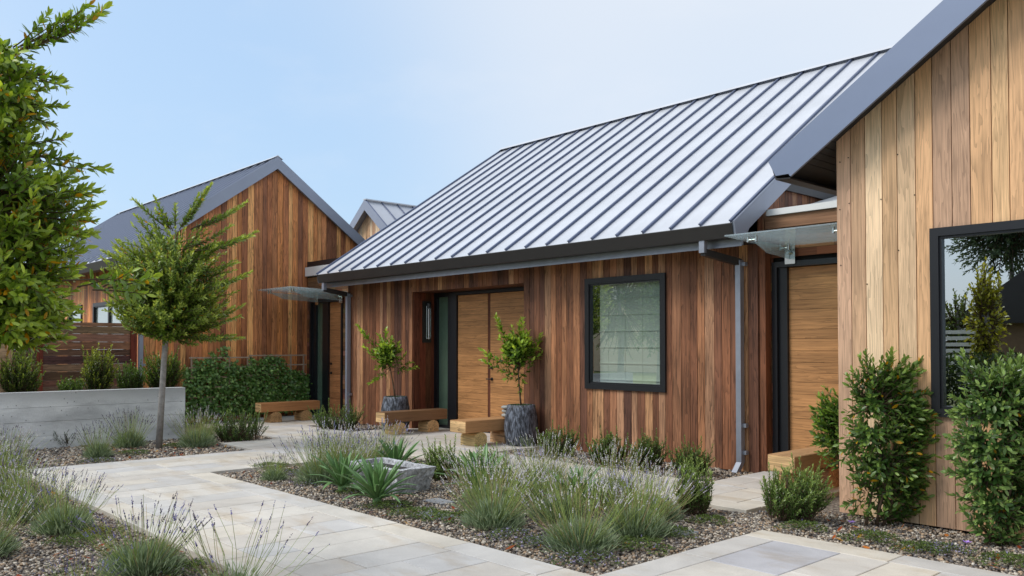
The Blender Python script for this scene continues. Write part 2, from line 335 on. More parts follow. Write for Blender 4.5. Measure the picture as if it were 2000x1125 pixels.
# ================================================================== ground and paving
def ground_mat():
    m, t, b = mat_new('gravel_soil'); lk = t.links.new
    g = N(t, 'ShaderNodeNewGeometry'); v = N(t, 'ShaderNodeTexVoronoi', Scale=38.); lk(g.outputs['Position'], v.inputs['Vector'])
    r = N(t, 'ShaderNodeValToRGB'); e = r.color_ramp.elements; e[0].color = (*lin(58, 50, 44), 1); e[1].color = (*lin(150, 140, 128), 1); s = N(t, 'ShaderNodeSeparateXYZ'); lk(v.outputs['Color'], s.inputs[0]); lk(s.outputs['X'], r.inputs['Fac'])
    lk(r.outputs['Color'], b.inputs['Base Color']); b.inputs['Roughness'].default_value = .9
    u = N(t, 'ShaderNodeBump', Strength=.8, Distance=.02); lk(v.outputs['Distance'], u.inputs['Height']); lk(u.outputs[0], b.inputs['Normal']); return m
GZ = -.05
tag(mk('ground', [(-300, -300, GZ), (300, -300, GZ), (300, 300, GZ), (-300, 300, GZ)], [(0, 1, 2, 3)], ground_mat(), None, (0, 0, GZ)), kind='structure')

pav = box('paving', (-17.2, 3.2, 2.5, 2.58, -.2, -.12), PAVE); tag(pav, kind='structure')
PC = [lin(206, 201, 193), lin(202, 196, 187), lin(208, 203, 194), lin(200, 197, 192), lin(211, 204, 191), lin(202, 200, 197), lin(205, 198, 186)]
GAP = .010
def slab(x0, x1, y0, y1, col=None, dz=0):
    if x1-x0 < .03 or y1-y0 < .03: return
    a, z, e = GAP/2, random.uniform(-.0015, .0015)+dz, .004
    v = boxv(x0+a, x1-a, y0+a, y1-a, -.07, z-e)+[(x0+a+e, y0+a+e, z), (x1-a-e, y0+a+e, z), (x1-a-e, y1-a-e, z), (x0+a+e, y1-a-e, z)]
    f = [BF[0]]+BF[2:]+[(4, 5, 9, 8), (5, 6, 10, 9), (6, 7, 11, 10), (7, 4, 8, 11), (8, 9, 10, 11)]
    c = col or random.choice(PC); k = random.uniform(.94, 1.04)
    mk('paving_stone', v, f, PAVE, pav, ((x0+x1)/2, (y0+y1)/2, -.07), tuple(q*k for q in c))
def run(a0, a1, lo, hi):
    """joints between a0 and a1 with random lengths"""
    out = [a0]; 
    while a1-out[-1] > hi*1.25: out.append(out[-1]+random.uniform(lo, hi))
    if a1-out[-1] > lo*.6 or len(out) == 1: out.append(a1)
    else: out[-1] = a1
    return out
def border_x(x0, x1, y0, y1):
    j = run(x0, x1, .85, 1.25)
    for a, b in zip(j, j[1:]): slab(a, b, y0, y1, random.choice(PC[2:5]))
def border_y(x0, x1, y0, y1):
    j = run(y0, y1, .85, 1.25)
    for a, b in zip(j, j[1:]): slab(x0, x1, a, b, random.choice(PC[2:5]))
def field(x0, x1, y0, y1, skip=None):
    cx = run(x0, x1, .36, .46)
    for a, b in zip(cx, cx[1:]):
        k = random.uniform(.25, .8); ys = [y0]+[v+0 for v in run(y0+min(k, y1-y0-.05), y1, .55, .95)]
        for c, d in zip(ys, ys[1:]):
            if skip and not (b <= skip[0] or a >= skip[1] or d <= skip[2] or c >= skip[3]): continue
            slab(a, b, c, d)
XC0, XC1, YA0, YA1 = -12.33, -10.5, 2.6, 4.4
B = .29
# main walk along x
border_x(XC0+B, 3, YA0, YA0+B); border_x(XC1, -3.94-B, YA1-B, YA1); border_y(XC0, XC0+B, YA0, 5.85)
field(XC1, 3, YA0+B, YA1-B)
field(XC0+B, XC1, YA0+B, 5.85); border_y(XC1-B*0, XC1, 0, 0)
# cross walk towards the house
field(XC0+B, XC1, 5.85, 7.24); field(-13.55, XC0+B, 5.85, 7.24)
border_x(XC1, -4.5, 7.24, 7.24+B); field(-17.0, XC1, 7.24, 8.4); field(XC1, -4.5, 7.24+B, 8.4); field(-17.0, -13.55, 6.95, 7.24)
field(-13.65, -9.6, 8.4, 10.19); field(-17.85, -15.3, 8.4, 9.82); field(-5.75, -4.4, 8.4, 9.82)
# patio, with the one large bluestone inlay
border_x(-3.94, 3, 6.58-B, 6.58); border_y(-3.94-B, -3.94, YA1-B, YA1); border_y(-3.94, -3.94+B, YA1, 6.58-B)
slab(-3.65, -3.08, 5.35, 6.29, lin(182, 182, 186))
field(-3.65, -3.08, YA1-B, 5.35); field(-3.08, 3, YA1-B, 6.29)
border_y(-3.94, -3.65, YA1-B, YA1)
# flat steppers half sunk in the gravel
for px, py, a, b in ((858, 972, .16, .10), (850, 998, .2, .12), (1330, 1030, .12, .1)):
    p = gp(px, py); slab(p.x-a, p.x+a, p.y-b, p.y+b, lin(150, 154, 160), -.024)

# ================================================================== timber-clad walls
PAL_C = [lin(158, 110, 80), lin(138, 92, 65), lin(122, 80, 57), lin(170, 117, 82), lin(108, 72, 55), lin(146, 96, 67), lin(190, 142, 102), lin(132, 88, 65), lin(118, 78, 61), lin(174, 130, 99), lin(100, 68, 55)]
PAL_L = [lin(226, 158, 100), lin(208, 136, 82), lin(184, 118, 76), lin(238, 174, 110), lin(198, 132, 86), lin(162, 104, 69), lin(220, 144, 86), lin(146, 95, 66)]
PAL_R = [lin(226, 184, 140), lin(232, 196, 156), lin(218, 173, 129), lin(236, 205, 167), lin(212, 172, 136), lin(228, 186, 139), lin(186, 144, 112), lin(206, 167, 137)]
def boards(parent, O, Ux, Nn, u0, u1, z0, top, holes, widths, pal, mat, thick=.024, gap=.0075, zmin=None, alt=None):
    """vertical boards on a wall: O origin, Ux horizontal unit, Nn outward unit; top(u) roof line; holes (u0,u1,z0,z1)"""
    O, Ux, Nn = Vector(O), Vector(Ux), Vector(Nn); br = sorted({u0, u1, *[h for q in holes for h in q[:2] if u0 < h < u1]}); us = []
    for a, b in zip(br, br[1:]):
        n = max(1, round((b-a)/widths)); k = [random.uniform(.82, 1.2) for _ in range(n)]; s = sum(k); u = a
        for q in k: us.append((u, u+q/s*(b-a))); u += q/s*(b-a)
    for a, b in us:
        col = random.choice(pal); kk = random.uniform(.86, 1.12); mid = (a+b)/2; segs = [(z0, None)]
        for h in holes:
            if h[0]-.01 < mid < h[1]+.01:
                ns = []
                for s0, s1 in segs:
                    t_ = s1 if s1 is not None else min(top(a), top(b))
                    if h[2] >= t_ or h[3] <= s0: ns.append((s0, s1)); continue
                    if h[2]-s0 > .05: ns.append((s0, h[2]))
                    if t_-h[3] > .05: ns.append((h[3], s1))
                segs = ns
        for s0, s1 in segs:
            pr = random.uniform(-.0015, .0015); za, zb = (s1, s1) if s1 is not None else (top(a), top(b))
            if min(za, zb)-s0 < .03: continue
            poly = [O+Ux*(a+gap/2)+Vector((0, 0, s0)), O+Ux*(b-gap/2)+Vector((0, 0, s0)), O+Ux*(b-gap/2)+Vector((0, 0, zb)), O+Ux*(a+gap/2)+Vector((0, 0, za))]
            if Ux.cross(Vector((0, 0, 1))).dot(Nn) < 0: poly = poly[::-1]
            mb = MB().prism([p+Nn*(thick+pr) for p in poly][::-1], -Nn*thick)
            c = tuple(q*kk for q in col)
            mb.build('board', mat, parent, tuple(O+Ux*a+Vector((0, 0, s0))), c)
def gable_slab(axis, plane0, plane1, pts):
    """polygon pts (h, z) in the plane across axis, extruded plane0..plane1"""
    mb = MB()
    if axis == 'x': mb.prism([(plane0, h, z) for h, z in pts], (plane1-plane0, 0, 0))
    else: mb.prism([(h, plane0, z) for h, z in pts], (0, plane1-plane0, 0))
    return mb
def seam_roof(roof, e, r, x0, x1, n, swap, pan=ROOF, seam=SEAM, lift=0.012, panels=True):
    """standing-seam slope from eave e=(h,z) to ridge r=(h,z); runs along x (swap False) or y (swap True)"""
    E_, R_ = Vector((0, *e)), Vector((0, *r)); d = (R_-E_).normalized(); nn = Vector((0, -d.z, d.y)) if r[0] > e[0] else Vector((0, d.z, -d.y))
    P = (lambda v: (v[0], v[1], v[2])) if not swap else (lambda v: (v[1], v[0], v[2]))
    w_ = (x1-x0)/n
    if panels:
        for i in range(n):
            a, b = x0+i*w_+.002, x0+(i+1)*w_-.002
            mb = MB(); q = [Vector((a, 0, 0))+E_, Vector((b, 0, 0))+E_, Vector((b, 0, 0))+R_, Vector((a, 0, 0))+R_]
            mb.prism([P(p+nn*.001) for p in q], Vector(P(nn*lift))); o = mb.build('roof_panel', pan, roof); 
    for i in range(n+1):
        x = min(max(x0+i*w_, x0+.015), x1-.015); mb = MB()
        for hw, z0, z1 in ((.008, lift, .036), (.017, .036, .05)):
            q = [Vector((x-hw, 0, 0))+E_+nn*z0, Vector((x+hw, 0, 0))+E_+nn*z0, Vector((x+hw, 0, 0))+R_+nn*z0, Vector((x-hw, 0, 0))+R_+nn*z0]
            mb.prism([P(p) for p in q], Vector(P(nn*(z1-z0))))
        mb.build('seam', seam, roof)
def gutter_x(x0, x1, y, z, roof, s=1):
    """gutter along x with its lip at (y, z); s=+1 opens away from -y"""
    return MB().prism([(x0, y, z), (x0, y+.012*s, z+.012), (x0, y+.055*s, z-.15), (x0, y+.22*s, z-.15), (x0, y+.22*s, z-.165), (x0, y+.045*s, z-.165)], (x1-x0, 0, 0)).build('gutter', GUTT, roof)

# ---------------------------------------------------------------- main house
YF = 9.63; XL, XR = -15.78, -5.8; EY, EZ, RY, RZ = 8.95, 3.12, 14.24, 6.62
SL = (RZ-EZ)/(RY-EY)
mh = thing('main_house', 'long dark timber house with pale standing seam roof and double entry door', 'house', (-10.8, YF, 0))
under = lambda y: EZ+SL*((y-EY) if y < RY else (2*RY-y-EY))-.2
wall = MB()
wall.box(XL, -13.41, YF+.03, 10.45, 0, 2.95); wall.box(-10.2, -8.75, YF+.03, 10.45, 0, 2.95); wall.box(-7.3, XR-.02, YF+.03, 10.45, 0, 2.95)
wall.box(-8.75, -7.3, YF+.03, 10.45, 0, 1.0); wall.box(-8.75, -7.3, YF+.03, 10.45, 2.6, 2.95); wall.box(-13.41, -10.2, YF+.03, 10.45, 2.70, 2.95)
wall.box(XL, XR-.02, 10.46, 18.8, 0, 2.95)
wall.prism([(XL+.02, 9.7, 2.955), (XL+.02, 18.7, 2.955), (XL+.02, RY, RZ-.3)], (XR-XL-.06, 0, 0))
mwall = wall.build('wall', DARK, mh)
H_DOOR = (-13.40, -10.21, -.1, 2.67); H_WIN = (-8.78, -7.28, .97, 2.63)
boards(mwall, (0, YF+.027, 0), (1, 0, 0), (0, -1, 0), XL, XR, -.03, lambda u: 2.93, [H_DOOR, H_WIN, (-5.95, -5.945, 5, 6)], .128, PAL_C, WZ)
boards(mwall, (XR-.025, 0, 0), (0, 1, 0), (1, 0, 0), YF+.03, 16.5, -.03, lambda y: under(y)-.02, [], .13, PAL_C, WZ)
# entry recess lining: reveals and ceiling boards
for i in range(4): box('reveal_board', (-13.40, -13.376, YF+.03+i*.142, YF+.03+i*.142+.139, -.02, 2.665), WZ, mwall, tuple(q*random.uniform(.8, 1.1) for q in lin(116, 66, 46)))
for i in range(4): box('reveal_board', (-10.234, -10.21, YF+.03+i*.142, YF+.03+i*.142+.139, -.02, 2.665), WZ, mwall, tuple(q*random.uniform(.8, 1.1) for q in lin(116, 66, 46)))
for i in range(4): box('ceiling_board', (-13.375, -10.235, YF+.03+i*.142, YF+.03+i*.142+.139, 2.668, 2.69), WX, mwall, tuple(q*random.uniform(.8, 1.1) for q in lin(96, 60, 42)))
# roof
roof = MB().prism([(-15.88, 9.16, 2.955), (-15.88, 18.8, 2.955), (-15.88, 2*RY-EY, EZ-.02), (-15.88, RY, RZ-.01), (-15.88, EY+.05, EZ+.02)], (.02, 0, 0))
roof = MB()
xa, xb = -15.90, -5.74
for pts in ([(EY+.02, EZ), (RY, RZ-.005), (RY, RZ-.22), (9.26, 2.97+.13)], [(2*RY-EY-.02, EZ), (2*RY-9.26, 3.10), (RY, RZ-.22), (RY, RZ-.005)]):
    roof.prism([(xa, h, z) for h, z in pts], (xb-xa, 0, 0))
mroof = roof.build('roof', SLATE, mh)
seam_roof(mroof, (EY, EZ), (RY, RZ), xa, xb, 22, False)
MB().prism([(xa-.02, RY-.13, RZ+.0), (xa-.02, RY, RZ+.085), (xa-.02, RY+.13, RZ+.0), (xa-.02, RY, RZ+.06)], (xb-xa+.04, 0, 0)).build('ridge_cap', ROOF, mroof)
for xs in (xb, xa-.03):
    MB().prism([(xs, EY+.0, EZ+.03), (xs, RY, RZ+.05), (xs, RY, RZ-.24), (xs, EY+.34, EZ-.03), (xs, EY+.25, EZ-.17), (xs, EY+.045, EZ-.165)], (.03, 0, 0)).build('rake_fascia', SLATE, mroof)
    MB().prism([(xs, 2*RY-EY, EZ+.03), (xs, 2*RY-EY-.25, EZ-.17), (xs, RY+.001, RZ-.24), (xs, RY+.001, RZ+.05)], (.03, 0, 0)).build('rake_fascia', SLATE, mroof)
gutter_x(xa, xb, EY-.012, EZ, mroof)
box('fascia', (xa, xb, 9.175, 9.20, 2.87, 3.16), GALV, mroof)
box('fascia_drip', (xa, xb, 9.155, 9.172, 2.86, 2.885), GALV, mroof)
box('soffit', (xa+.03, xb-.03, 9.21, YF-.002, 2.935, 2.955), SOFFIT, mroof)
# clerestory strip and side gutter above the right link
box('clerestory', (-5.772, -5.74, 10.1, 14.4, 3.70, 3.86), BLACK, mwall); box('side_gutter', (-5.77, -5.62, 10.4, 14.5, 4.12, 4.25), SLATE, mroof)
# entry joinery at the back of the recess
YD = 10.2
fr = MB()
for b in ((-13.375, -13.27, YD-.05, YD+.06, 0, 2.66), (-12.93, -12.66, YD-.05, YD+.06, 0, 2.66), (-10.72, -10.236, YD-.05, YD+.06, 0, 2.66), (-13.27, -12.93, YD-.05, YD+.06, 2.58, 2.66), (-12.66, -10.72, YD-.05, YD+.06, 2.60, 2.66), (-13.27, -12.93, YD-.05, YD+.06, 0, .06), (-12.66, -10.72, YD-.03, YD+.06, -.02, .012)): fr.box(*b)
efr = fr.build('door_frame', BLACK, mh)
box('sidelight', (-13.27, -12.93, YD, YD+.02, .06, 2.58), FROST, efr)
def plank_door(parent, x0, x1, y, z0, z1, n, base, var=.12, mat=DX, th=.02):
    core = box('door', (x0, x1, y+.004, y+.05, z0, z1), DARK, parent); k = [random.uniform(.85, 1.15) for _ in range(n)]; s = sum(k); z = z0
    for q in k:
        h = q/s*(z1-z0); c = random.uniform(1-var, 1+var); box('plank', (x0, x1, y-th+random.uniform(-.001, .001), y+.002, z+.0016, z+h-.0016), mat, core, tuple(v*c for v in base)); z += h
    return core
DC = lin(186, 134, 86)
d1 = plank_door(mh, -12.645, -11.765, YD, .015, 2.59, 21, DC); d2 = plank_door(mh, -11.69, -10.735, YD, .015, 2.59, 21, DC)
box('astragal', (-11.765, -11.69, YD-.012, YD+.03, .015, 2.59), WZ, d1, lin(98, 56, 40))
def lever(parent, x, y, z, dx):
    MB().tube([(x, y+.004, z), (x, y-.012, z)], .03, 14).build('lock_rose', BLACK, parent, smooth=False)
    MB().tube([(x, y-.01, z), (x, y-.05, z)], .012, 8).tube([(x, y-.05, z), (x+dx, y-.052, z)], .010, 8).build('handle', BLACK, parent)
    MB().tube([(x, y+.004, z+.21), (x, y-.02, z+.21)], .028, 14).build('deadbolt', BLACK, parent)
lever(d2, -11.64, YD-.022, 1.0, -.11)
# main window
def window(parent, x0, x1, y, z0, z1, fw=.085, proud=.03, gl=GLASS):
    m = MB()
    for b in ((x0, x0+fw, y-proud, y+.08, z0, z1), (x1-fw, x1, y-proud, y+.08, z0, z1), (x0+fw, x1-fw, y-proud, y+.08, z0, z0+fw), (x0+fw, x1-fw, y-proud, y+.08, z1-fw, z1)): m.box(*b)
    i = fw; j = fw+.022
    for b in ((x0+i, x0+j, y-proud+.02, y+.06, z0+i, z1-i), (x1-j, x1-i, y-proud+.02, y+.06, z0+i, z1-i), (x0+j, x1-j, y-proud+.02, y+.06, z0+i, z0+j), (x0+j, x1-j, y-proud+.02, y+.06, z1-j, z1-i)): m.box(*b)
    wn = m.build('window', BLACK, parent); mk('pane', [(x0+j-.004, y+.02, z0+j-.004), (x1-j+.004, y+.02, z0+j-.004), (x1-j+.004, y+.02, z1-j+.004), (x0+j-.004, y+.02, z1-j+.004)], [(0, 1, 2, 3)], gl, wn)
    return wn
mw = window(mh, -8.8, -7.26, YF, .95, 2.65)
SHADE = plain('linen_roman_shade', lin(222, 230, 220), .9, 0, .2, 300, .05, 30)
sh = MB().box(-8.62, -7.36, YF+.13, YF+.135, 1.02, 2.58)
for k in range(6): z = 1.09+k*.247; sh.box(-8.62, -7.36, YF+.118, YF+.13, z, z+.014)
for k in range(4): x = -8.45+k*.33; sh.box(x, x+.004, YF+.124, YF+.13, 1.02, 2.58)
sh.build('roman_shade', SHADE, mw)
# wall lantern on the left reveal
ln = thing('wall_lantern', 'tall glass tube wall lantern on the left reveal of the double door', 'lamp', (-13.35, 9.93, 1.75))
box('backplate', (-13.376, -13.35, 9.86, 10.06, 1.68, 2.50), plain('lantern_bronze', lin(70, 68, 64), .4, .6), ln)
LB = plain('lantern_metal', lin(60, 60, 60), .3, .8)
MB().lathe([(.05, 0), (.05, .09), (.045, .1)], (-13.285, 9.95, 2.36), 16).build('cap', LB, ln); MB().lathe([(.03, 0), (.05, .02), (.05, .035)], (-13.285, 9.95, 1.74), 16).build('base_ring', STEEL, ln)
MB().lathe([(.042, 0), (.042, .58)], (-13.285, 9.95, 1.777), 18).build('glass_tube', CLEAR, ln); MB().lathe([(.012, 0), (.012, .56)], (-13.285, 9.95, 1.78), 8).build('light_tube', WHITE, ln)
for dy in (-.05, .05): MB().tube([(-13.285, 9.95+dy, 1.75), (-13.285, 9.95+dy, 2.4)], .005, 6).build('guard_rod', STEEL, ln)
# downpipes
def downpipe(label, x, xg, yg, zg, yw, zb, mat, kick=.1, w_=.075):
    t = thing('downpipe', label, 'downpipe', (x, yw, 0), 'downpipes on the main house')
    MB().prism([(xg-.04, yg-.035, zg), (xg+.04, yg-.035, zg), (xg+.04, yg+.035, zg), (xg-.04, yg+.035, zg)], (0, 0, -.2)).build('outlet', mat, t)
    a, b = Vector((xg, yg, zg-.19)), Vector((x, yw, zb)); s = Vector((.035, 0, 0)); u = Vector((0, 0, .045))
    mb = MB(); mb.add([a-s-u, a+s-u, a+s+u, a-s+u, b-s-u, b+s-u, b+s+u, b-s+u], BF); mb.build('elbow', GUTT, t)
    box('pipe', (x-w_/2, x+w_/2, yw-.045, yw+.04, .10, zb+.03), mat, t)
    MB().prism([(x-w_/2, yw-.045, .10), (x-w_/2, yw+.04, .10), (x-w_/2, yw-.06, -.02), (x-w_/2, yw-.16, -.02)], (w_, 0, 0)).build('shoe', mat, t)
    for z in (.2, .55, zb-.05): box('bracket', (x+w_/2, x+w_/2+.05, yw-.01, yw+.05, z, z+.05), GALV, t)
downpipe('pale galvanised downpipe at the right end of the main house front', -6.03, -6.22, 9.03, 3.0, YF-.06, 2.70, GALV)
downpipe('dark grey downpipe at the left corner of the main house', -15.66, -15.74, 9.03, 3.0, YF-.06, 2.72, SLATE)

# ---------------------------------------------------------------- left gabled house
GX = -17.9; LY0, LRY, LRZ = 6.05, 8.98, 5.93; LEY, LEZ = 5.48, 3.40; LS = (LRZ-LEZ)/(LRY-LEY)
lh = thing('gabled_house', 'timber house with slate grey gable facing right, left of the main house', 'house', (GX, LRY, 0))
lund = lambda y: LRZ-LS*abs(y-LRY)-.2
lw = MB().prism([(GX-.03, LY0+.03, 0), (GX-.03, 11.9, 0), (GX-.03, 11.9, lund(11.9)), (GX-.03, LRY, lund(LRY)), (GX-.03, LY0+.03, lund(LY0))], (-10.6, 0, 0)).build('wall', DARK, lh)
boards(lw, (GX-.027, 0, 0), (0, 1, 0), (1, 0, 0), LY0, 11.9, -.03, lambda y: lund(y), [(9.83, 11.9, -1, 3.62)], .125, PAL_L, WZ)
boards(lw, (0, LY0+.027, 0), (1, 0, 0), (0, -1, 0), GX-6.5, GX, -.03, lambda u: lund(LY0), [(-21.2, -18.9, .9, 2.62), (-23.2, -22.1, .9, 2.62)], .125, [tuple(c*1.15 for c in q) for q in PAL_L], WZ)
lwin = window(lh, -21.2, -18.9, LY0, .9, 2.62); box('mullion', (-20.1, -20.02, LY0-.02, LY0+.05, 1.0, 2.53), BLACK, lwin); lwin2 = window(lh, -23.2, -22.1, LY0, .9, 2.62, .06)
for a, b in ((-21.1, -19.0), (-23.1, -22.2)): box('interior_blind', (a, b, LY0+.029, LY0+.0295, 1.0, 2.5), WHITE, lwin)
rf = MB(); x0, x1 = GX-11.0, GX+.1
for pts in ([(LEY, LEZ), (LRY, LRZ-.005), (LRY, LRZ-.2), (LEY+.2, LEZ-.06)], [(2*LRY-LEY, LEZ), (2*LRY-LEY-.2, LEZ-.06), (LRY, LRZ-.2), (LRY, LRZ-.005)]): rf.prism([(x0, h, z) for h, z in pts], (x1-x0, 0, 0))
lr = rf.build('roof', SLATE, lh)
seam_roof(lr, (LEY, LEZ), (LRY, LRZ), x0, x1, 26, False, pan=plain('left_zinc_panel', lin(196, 200, 210), .42, .3, .03, 4, .05, 1.5), seam=plain('lightened_left_seam', lin(150, 158, 176), .42, .3))  # left roof: seam colour lightened to offset the shade on the seam sides
MB().prism([(x0, LRY-.13, LRZ), (x0, LRY, LRZ+.085), (x0, LRY+.13, LRZ), (x0, LRY, LRZ+.06)], (x1-x0+.03, 0, 0)).build('ridge_cap', ROOF, lr)
for s in (1, -1):
    e = LRY-s*(LRY-LEY); MB().prism([(x1, e, LEZ+.03), (x1, LRY, LRZ+.05), (x1, LRY, LRZ-.23), (x1, e+s*.22, LEZ-.10), (x1, e+s*.05, LEZ-.14)], (.03, 0, 0)).build('rake_fascia', SLATE, lr)
gutter_x(x0, x1, LEY-.012, LEZ, lr); box('soffit', (x0, x1-.02, LEY+.22, LY0, lund(LY0)-.03, lund(LY0)-.01), GALV, lr)
dp = thing('downpipe', 'blue grey downpipe at the corner of the gabled house by the fence post', 'downpipe', (GX+.08, LY0-.05, 0)); box('pipe', (GX+.03, GX+.11, LY0-.1, LY0-.02, 0, 3.2), SLATE, dp); MB().box(GX+.02, GX+.12, LY0-.02, LY0+.03, 1.2, 1.25).box(GX+.02, GX+.12, LY0-.02, LY0+.03, 2.4, 2.45).build('bracket', GALV, dp)

# ---------------------------------------------------------------- small gabled house behind
bx, by, bz = -23.6, 15.3, 6.42
bh = thing('far_gabled_house', 'small pale timber gable with metal roof peeping between the two houses', 'house', (bx, by, 0))
bu = lambda x: bz-.80*abs(x-bx)-.2
bw = MB().prism([(bx-3, by+.03, 0), (bx+3, by+.03, 0), (bx+3, by+.03, bu(bx+3)), (bx, by+.03, bu(bx)), (bx-3, by+.03, bu(bx-3))], (0, 8, 0)).build('wall', DARK, bh)
boards(bw, (0, by+.027, 0), (1, 0, 0), (0, -1, 0), bx-2.95, bx+2.95, 2.5, bu, [], .13, [tuple(c*1.05 for c in q) for q in PAL_R], WZ)
rf = MB()
for s in (1, -1): rf.prism([(bx+s*3.4, by-.25, bz-.80*3.4), (bx, by-.25, bz-.005), (bx, by-.25, bz-.2), (bx+s*3.2, by-.25, bz-.80*3.4-.06)], (0, 8.2, 0))
brf = rf.build('roof', SLATE, bh)
seam_roof(brf, (bx+3.4, bz-2.72), (bx, bz), by-.25, by+7.95, 13, True, pan=plain('far_zinc_panel', lin(190, 194, 202), .42, .35, 0, 4, .05, 1.5))
for s in (1, -1): MB().prism([(bx+s*3.42, by-.28, bz-2.70), (bx, by-.28, bz+.05), (bx, by-.28, bz-.3), (bx+s*3.25, by-.28, bz-2.92)], (0, .03, 0)).build('rake_fascia', SLATE, brf)
box('ridge_cap', (bx-.08, bx+.08, by-.28, by+8, bz+.03, bz+.07), ROOF, brf)

# ---------------------------------------------------------------- right gabled house
QX, QY = -3.9, 7.93; QEX, QEZ, QRX, QS = -4.44, 3.44, .55, .667; QRZ = QEZ+QS*(QRX-QEX); FYP = 7.62
rh = thing('near_gabled_house', 'pale timber gabled house at the right with large black framed window', 'house', (QX, QY, 0))
ru = lambda x: QRZ-QS*abs(x-QRX)-.17
q = MB(); QX1 = 2*QRX-QX
q.prism([(QX+.03, 9.5, 0), (QX1, 9.5, 0), (QX1, 9.5, ru(QX1)), (QRX, 9.5, ru(QRX)), (QX+.03, 9.5, ru(QX))], (0, 7, 0)); q.box(QX+.03, QX+.13, QY+.03, 9.499, 0, ru(QX)); q.box(QX1-.1, QX1, QY+.03, 9.499, 0, ru(QX)); q.box(QX+.13, QX1-.1, QY+.05, 9.499, -.04, .02)
rw = q.build('wall', DARK, rh)
boards(rw, (0, QY+.027, 0), (1, 0, 0), (0, -1, 0), QX, QX1, -.02, ru, [(-2.99, -1.22, .99, 2.65)], .158, PAL_R, WR)
boards(rw, (QX+.027, 0, 0), (0, 1, 0), (-1, 0, 0), QY+.03, 12.5, -.02, lambda y: ru(QX)-.02, [], .158, PAL_R, WR)
NAIL = plain('nail_head', lin(40, 36, 34), .4, .6)
for x, z in ((-3.86, 3.42), (-3.775, 3.45), (-3.865, 2.95), (-3.77, 3.0), (-3.86, 2.4), (-3.60, 2.2), (-3.46, 3.0), (-3.3, 2.5), (-3.30, 3.4), (-3.15, 3.0)): MB().tube([(x, QY+.004, z), (x, QY-.0005, z)], .006, 8).build('nail', NAIL, rw)
window(rh, -3.01, -1.2, QY, .97, 2.67, .075, .035, COATED)
rr = MB()
for s in (1, -1):
    ex = QRX-s*(QRX-QEX); rr.prism([(ex, FYP+.03, QEZ), (QRX, FYP+.03, QRZ-.004), (QRX, FYP+.03, QRZ-.165), (ex+s*.1, FYP+.03, QEZ-.10)], (0, 9, 0))
rro = rr.build('roof', SOFFIT, rh)
seam_roof(rro, (QEX, QEZ), (QRX, QRZ), FYP+.03, FYP+9, 20, True)
for s in (1, -1):
    ex = QRX-s*(QRX-QEX)
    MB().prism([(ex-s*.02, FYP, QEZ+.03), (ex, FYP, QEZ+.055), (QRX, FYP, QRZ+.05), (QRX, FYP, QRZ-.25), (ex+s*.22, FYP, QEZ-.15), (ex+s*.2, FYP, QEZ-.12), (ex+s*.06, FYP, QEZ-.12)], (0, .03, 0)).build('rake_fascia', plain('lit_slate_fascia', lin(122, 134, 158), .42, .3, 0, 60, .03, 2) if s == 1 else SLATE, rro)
MB().prism([(QEX-.012, FYP+.035, QEZ), (QEX+.05, FYP+.035, QEZ-.14), (QEX+.2, FYP+.035, QEZ-.15), (QEX+.2, FYP+.035, QEZ-.165), (QEX+.04, FYP+.035, QEZ-.155)], (0, 9, 0)).build('gutter', GUTT, rro)
# soffit boards of the front overhang and of the left eave
for i in range(4):
    ya = FYP+.035+i*1.0
nb = 5
for i in range(nb):
    xs0 = QEX+.22+i*(QX-QEX-.22)/nb; xs1 = QEX+.22+(i+1)*(QX-QEX-.22)/nb-.006
    MB().prism([(xs0, FYP+.035, QRZ-QS*(QRX-xs0)-.185), (xs1, FYP+.035, QRZ-QS*(QRX-xs1)-.185), (xs1, FYP+.035, QRZ-QS*(QRX-xs1)-.168), (xs0, FYP+.035, QRZ-QS*(QRX-xs0)-.168)], (0, 8.5, 0)).build('soffit_board', SOFFIT, rro)

# ---------------------------------------------------------------- glazed links between the houses
def rough_wall(parent, x0, x1, y, z0, z1, hole, h=.11, pal=(lin(126, 88, 62), lin(112, 74, 52), lin(140, 104, 74), lin(134, 96, 64))):
    z = z0
    while z < z1-.02:
        zt = min(z+h*random.uniform(.9, 1.1), z1); xs = [x0, x1]
        segs = [(x0, x1)]
        if hole and z < hole[3]-.01: segs = [(x0, hole[0]), (hole[1], x1)]
        for a, b in segs:
            if b-a > .02:
                j = run(a, b, .35, .7)
                for c, d in zip(j, j[1:]): box('cladding_board', (c+.002, d-.002, y-.02+random.uniform(-.006, .004), y+.01, z+.002, zt-.002), RX, parent, tuple(v*random.uniform(.75, 1.15) for v in random.choice(pal)))
        z = zt
# right link
LKY = 9.83
rl = thing('right_link', 'narrow link with plank door and white roof edge between main and near house', 'building', (-4.85, LKY, 0))
c = MB(); c.box(-5.77, -5.70, LKY+.02, 13, 0, 3.3); c.box(-5.70, -3.93, LKY+.16, 13, 0, 3.3); c.box(-5.70, -3.93, LKY+.02, LKY+.15, 2.7, 3.3)
lkw = c.build('wall', DARK, rl)
rough_wall(lkw, -5.77, -3.93, LKY, 0, 3.18, (-5.69, -4.0, 0, 2.69))
box('lintel_beam', (-5.78, -3.93, LKY-.05, LKY, 3.13, 3.29), RX, rl, lin(150, 112, 84))
box('roof_edge', (-5.74, -3.92, LKY-.09, LKY+.2, 3.295, 3.375), WHITE, rl)
MB().prism([(-5.73, LKY+.21, 3.30), (-5.73, LKY+.21, 3.36), (-5.73, 13., 4.15), (-5.73, 13., 3.9)], (1.8, 0, 0)).build('roof', WHITE, rl)
c = MB()
for b in ((-5.69, -5.62, LKY-.045, LKY+.12, 0, 2.69), (-5.62, -3.95, LKY-.045, LKY+.12, 2.62, 2.69), (-5.62, -5.50, LKY, LKY+.12, 0, 2.62)): c.box(*b)
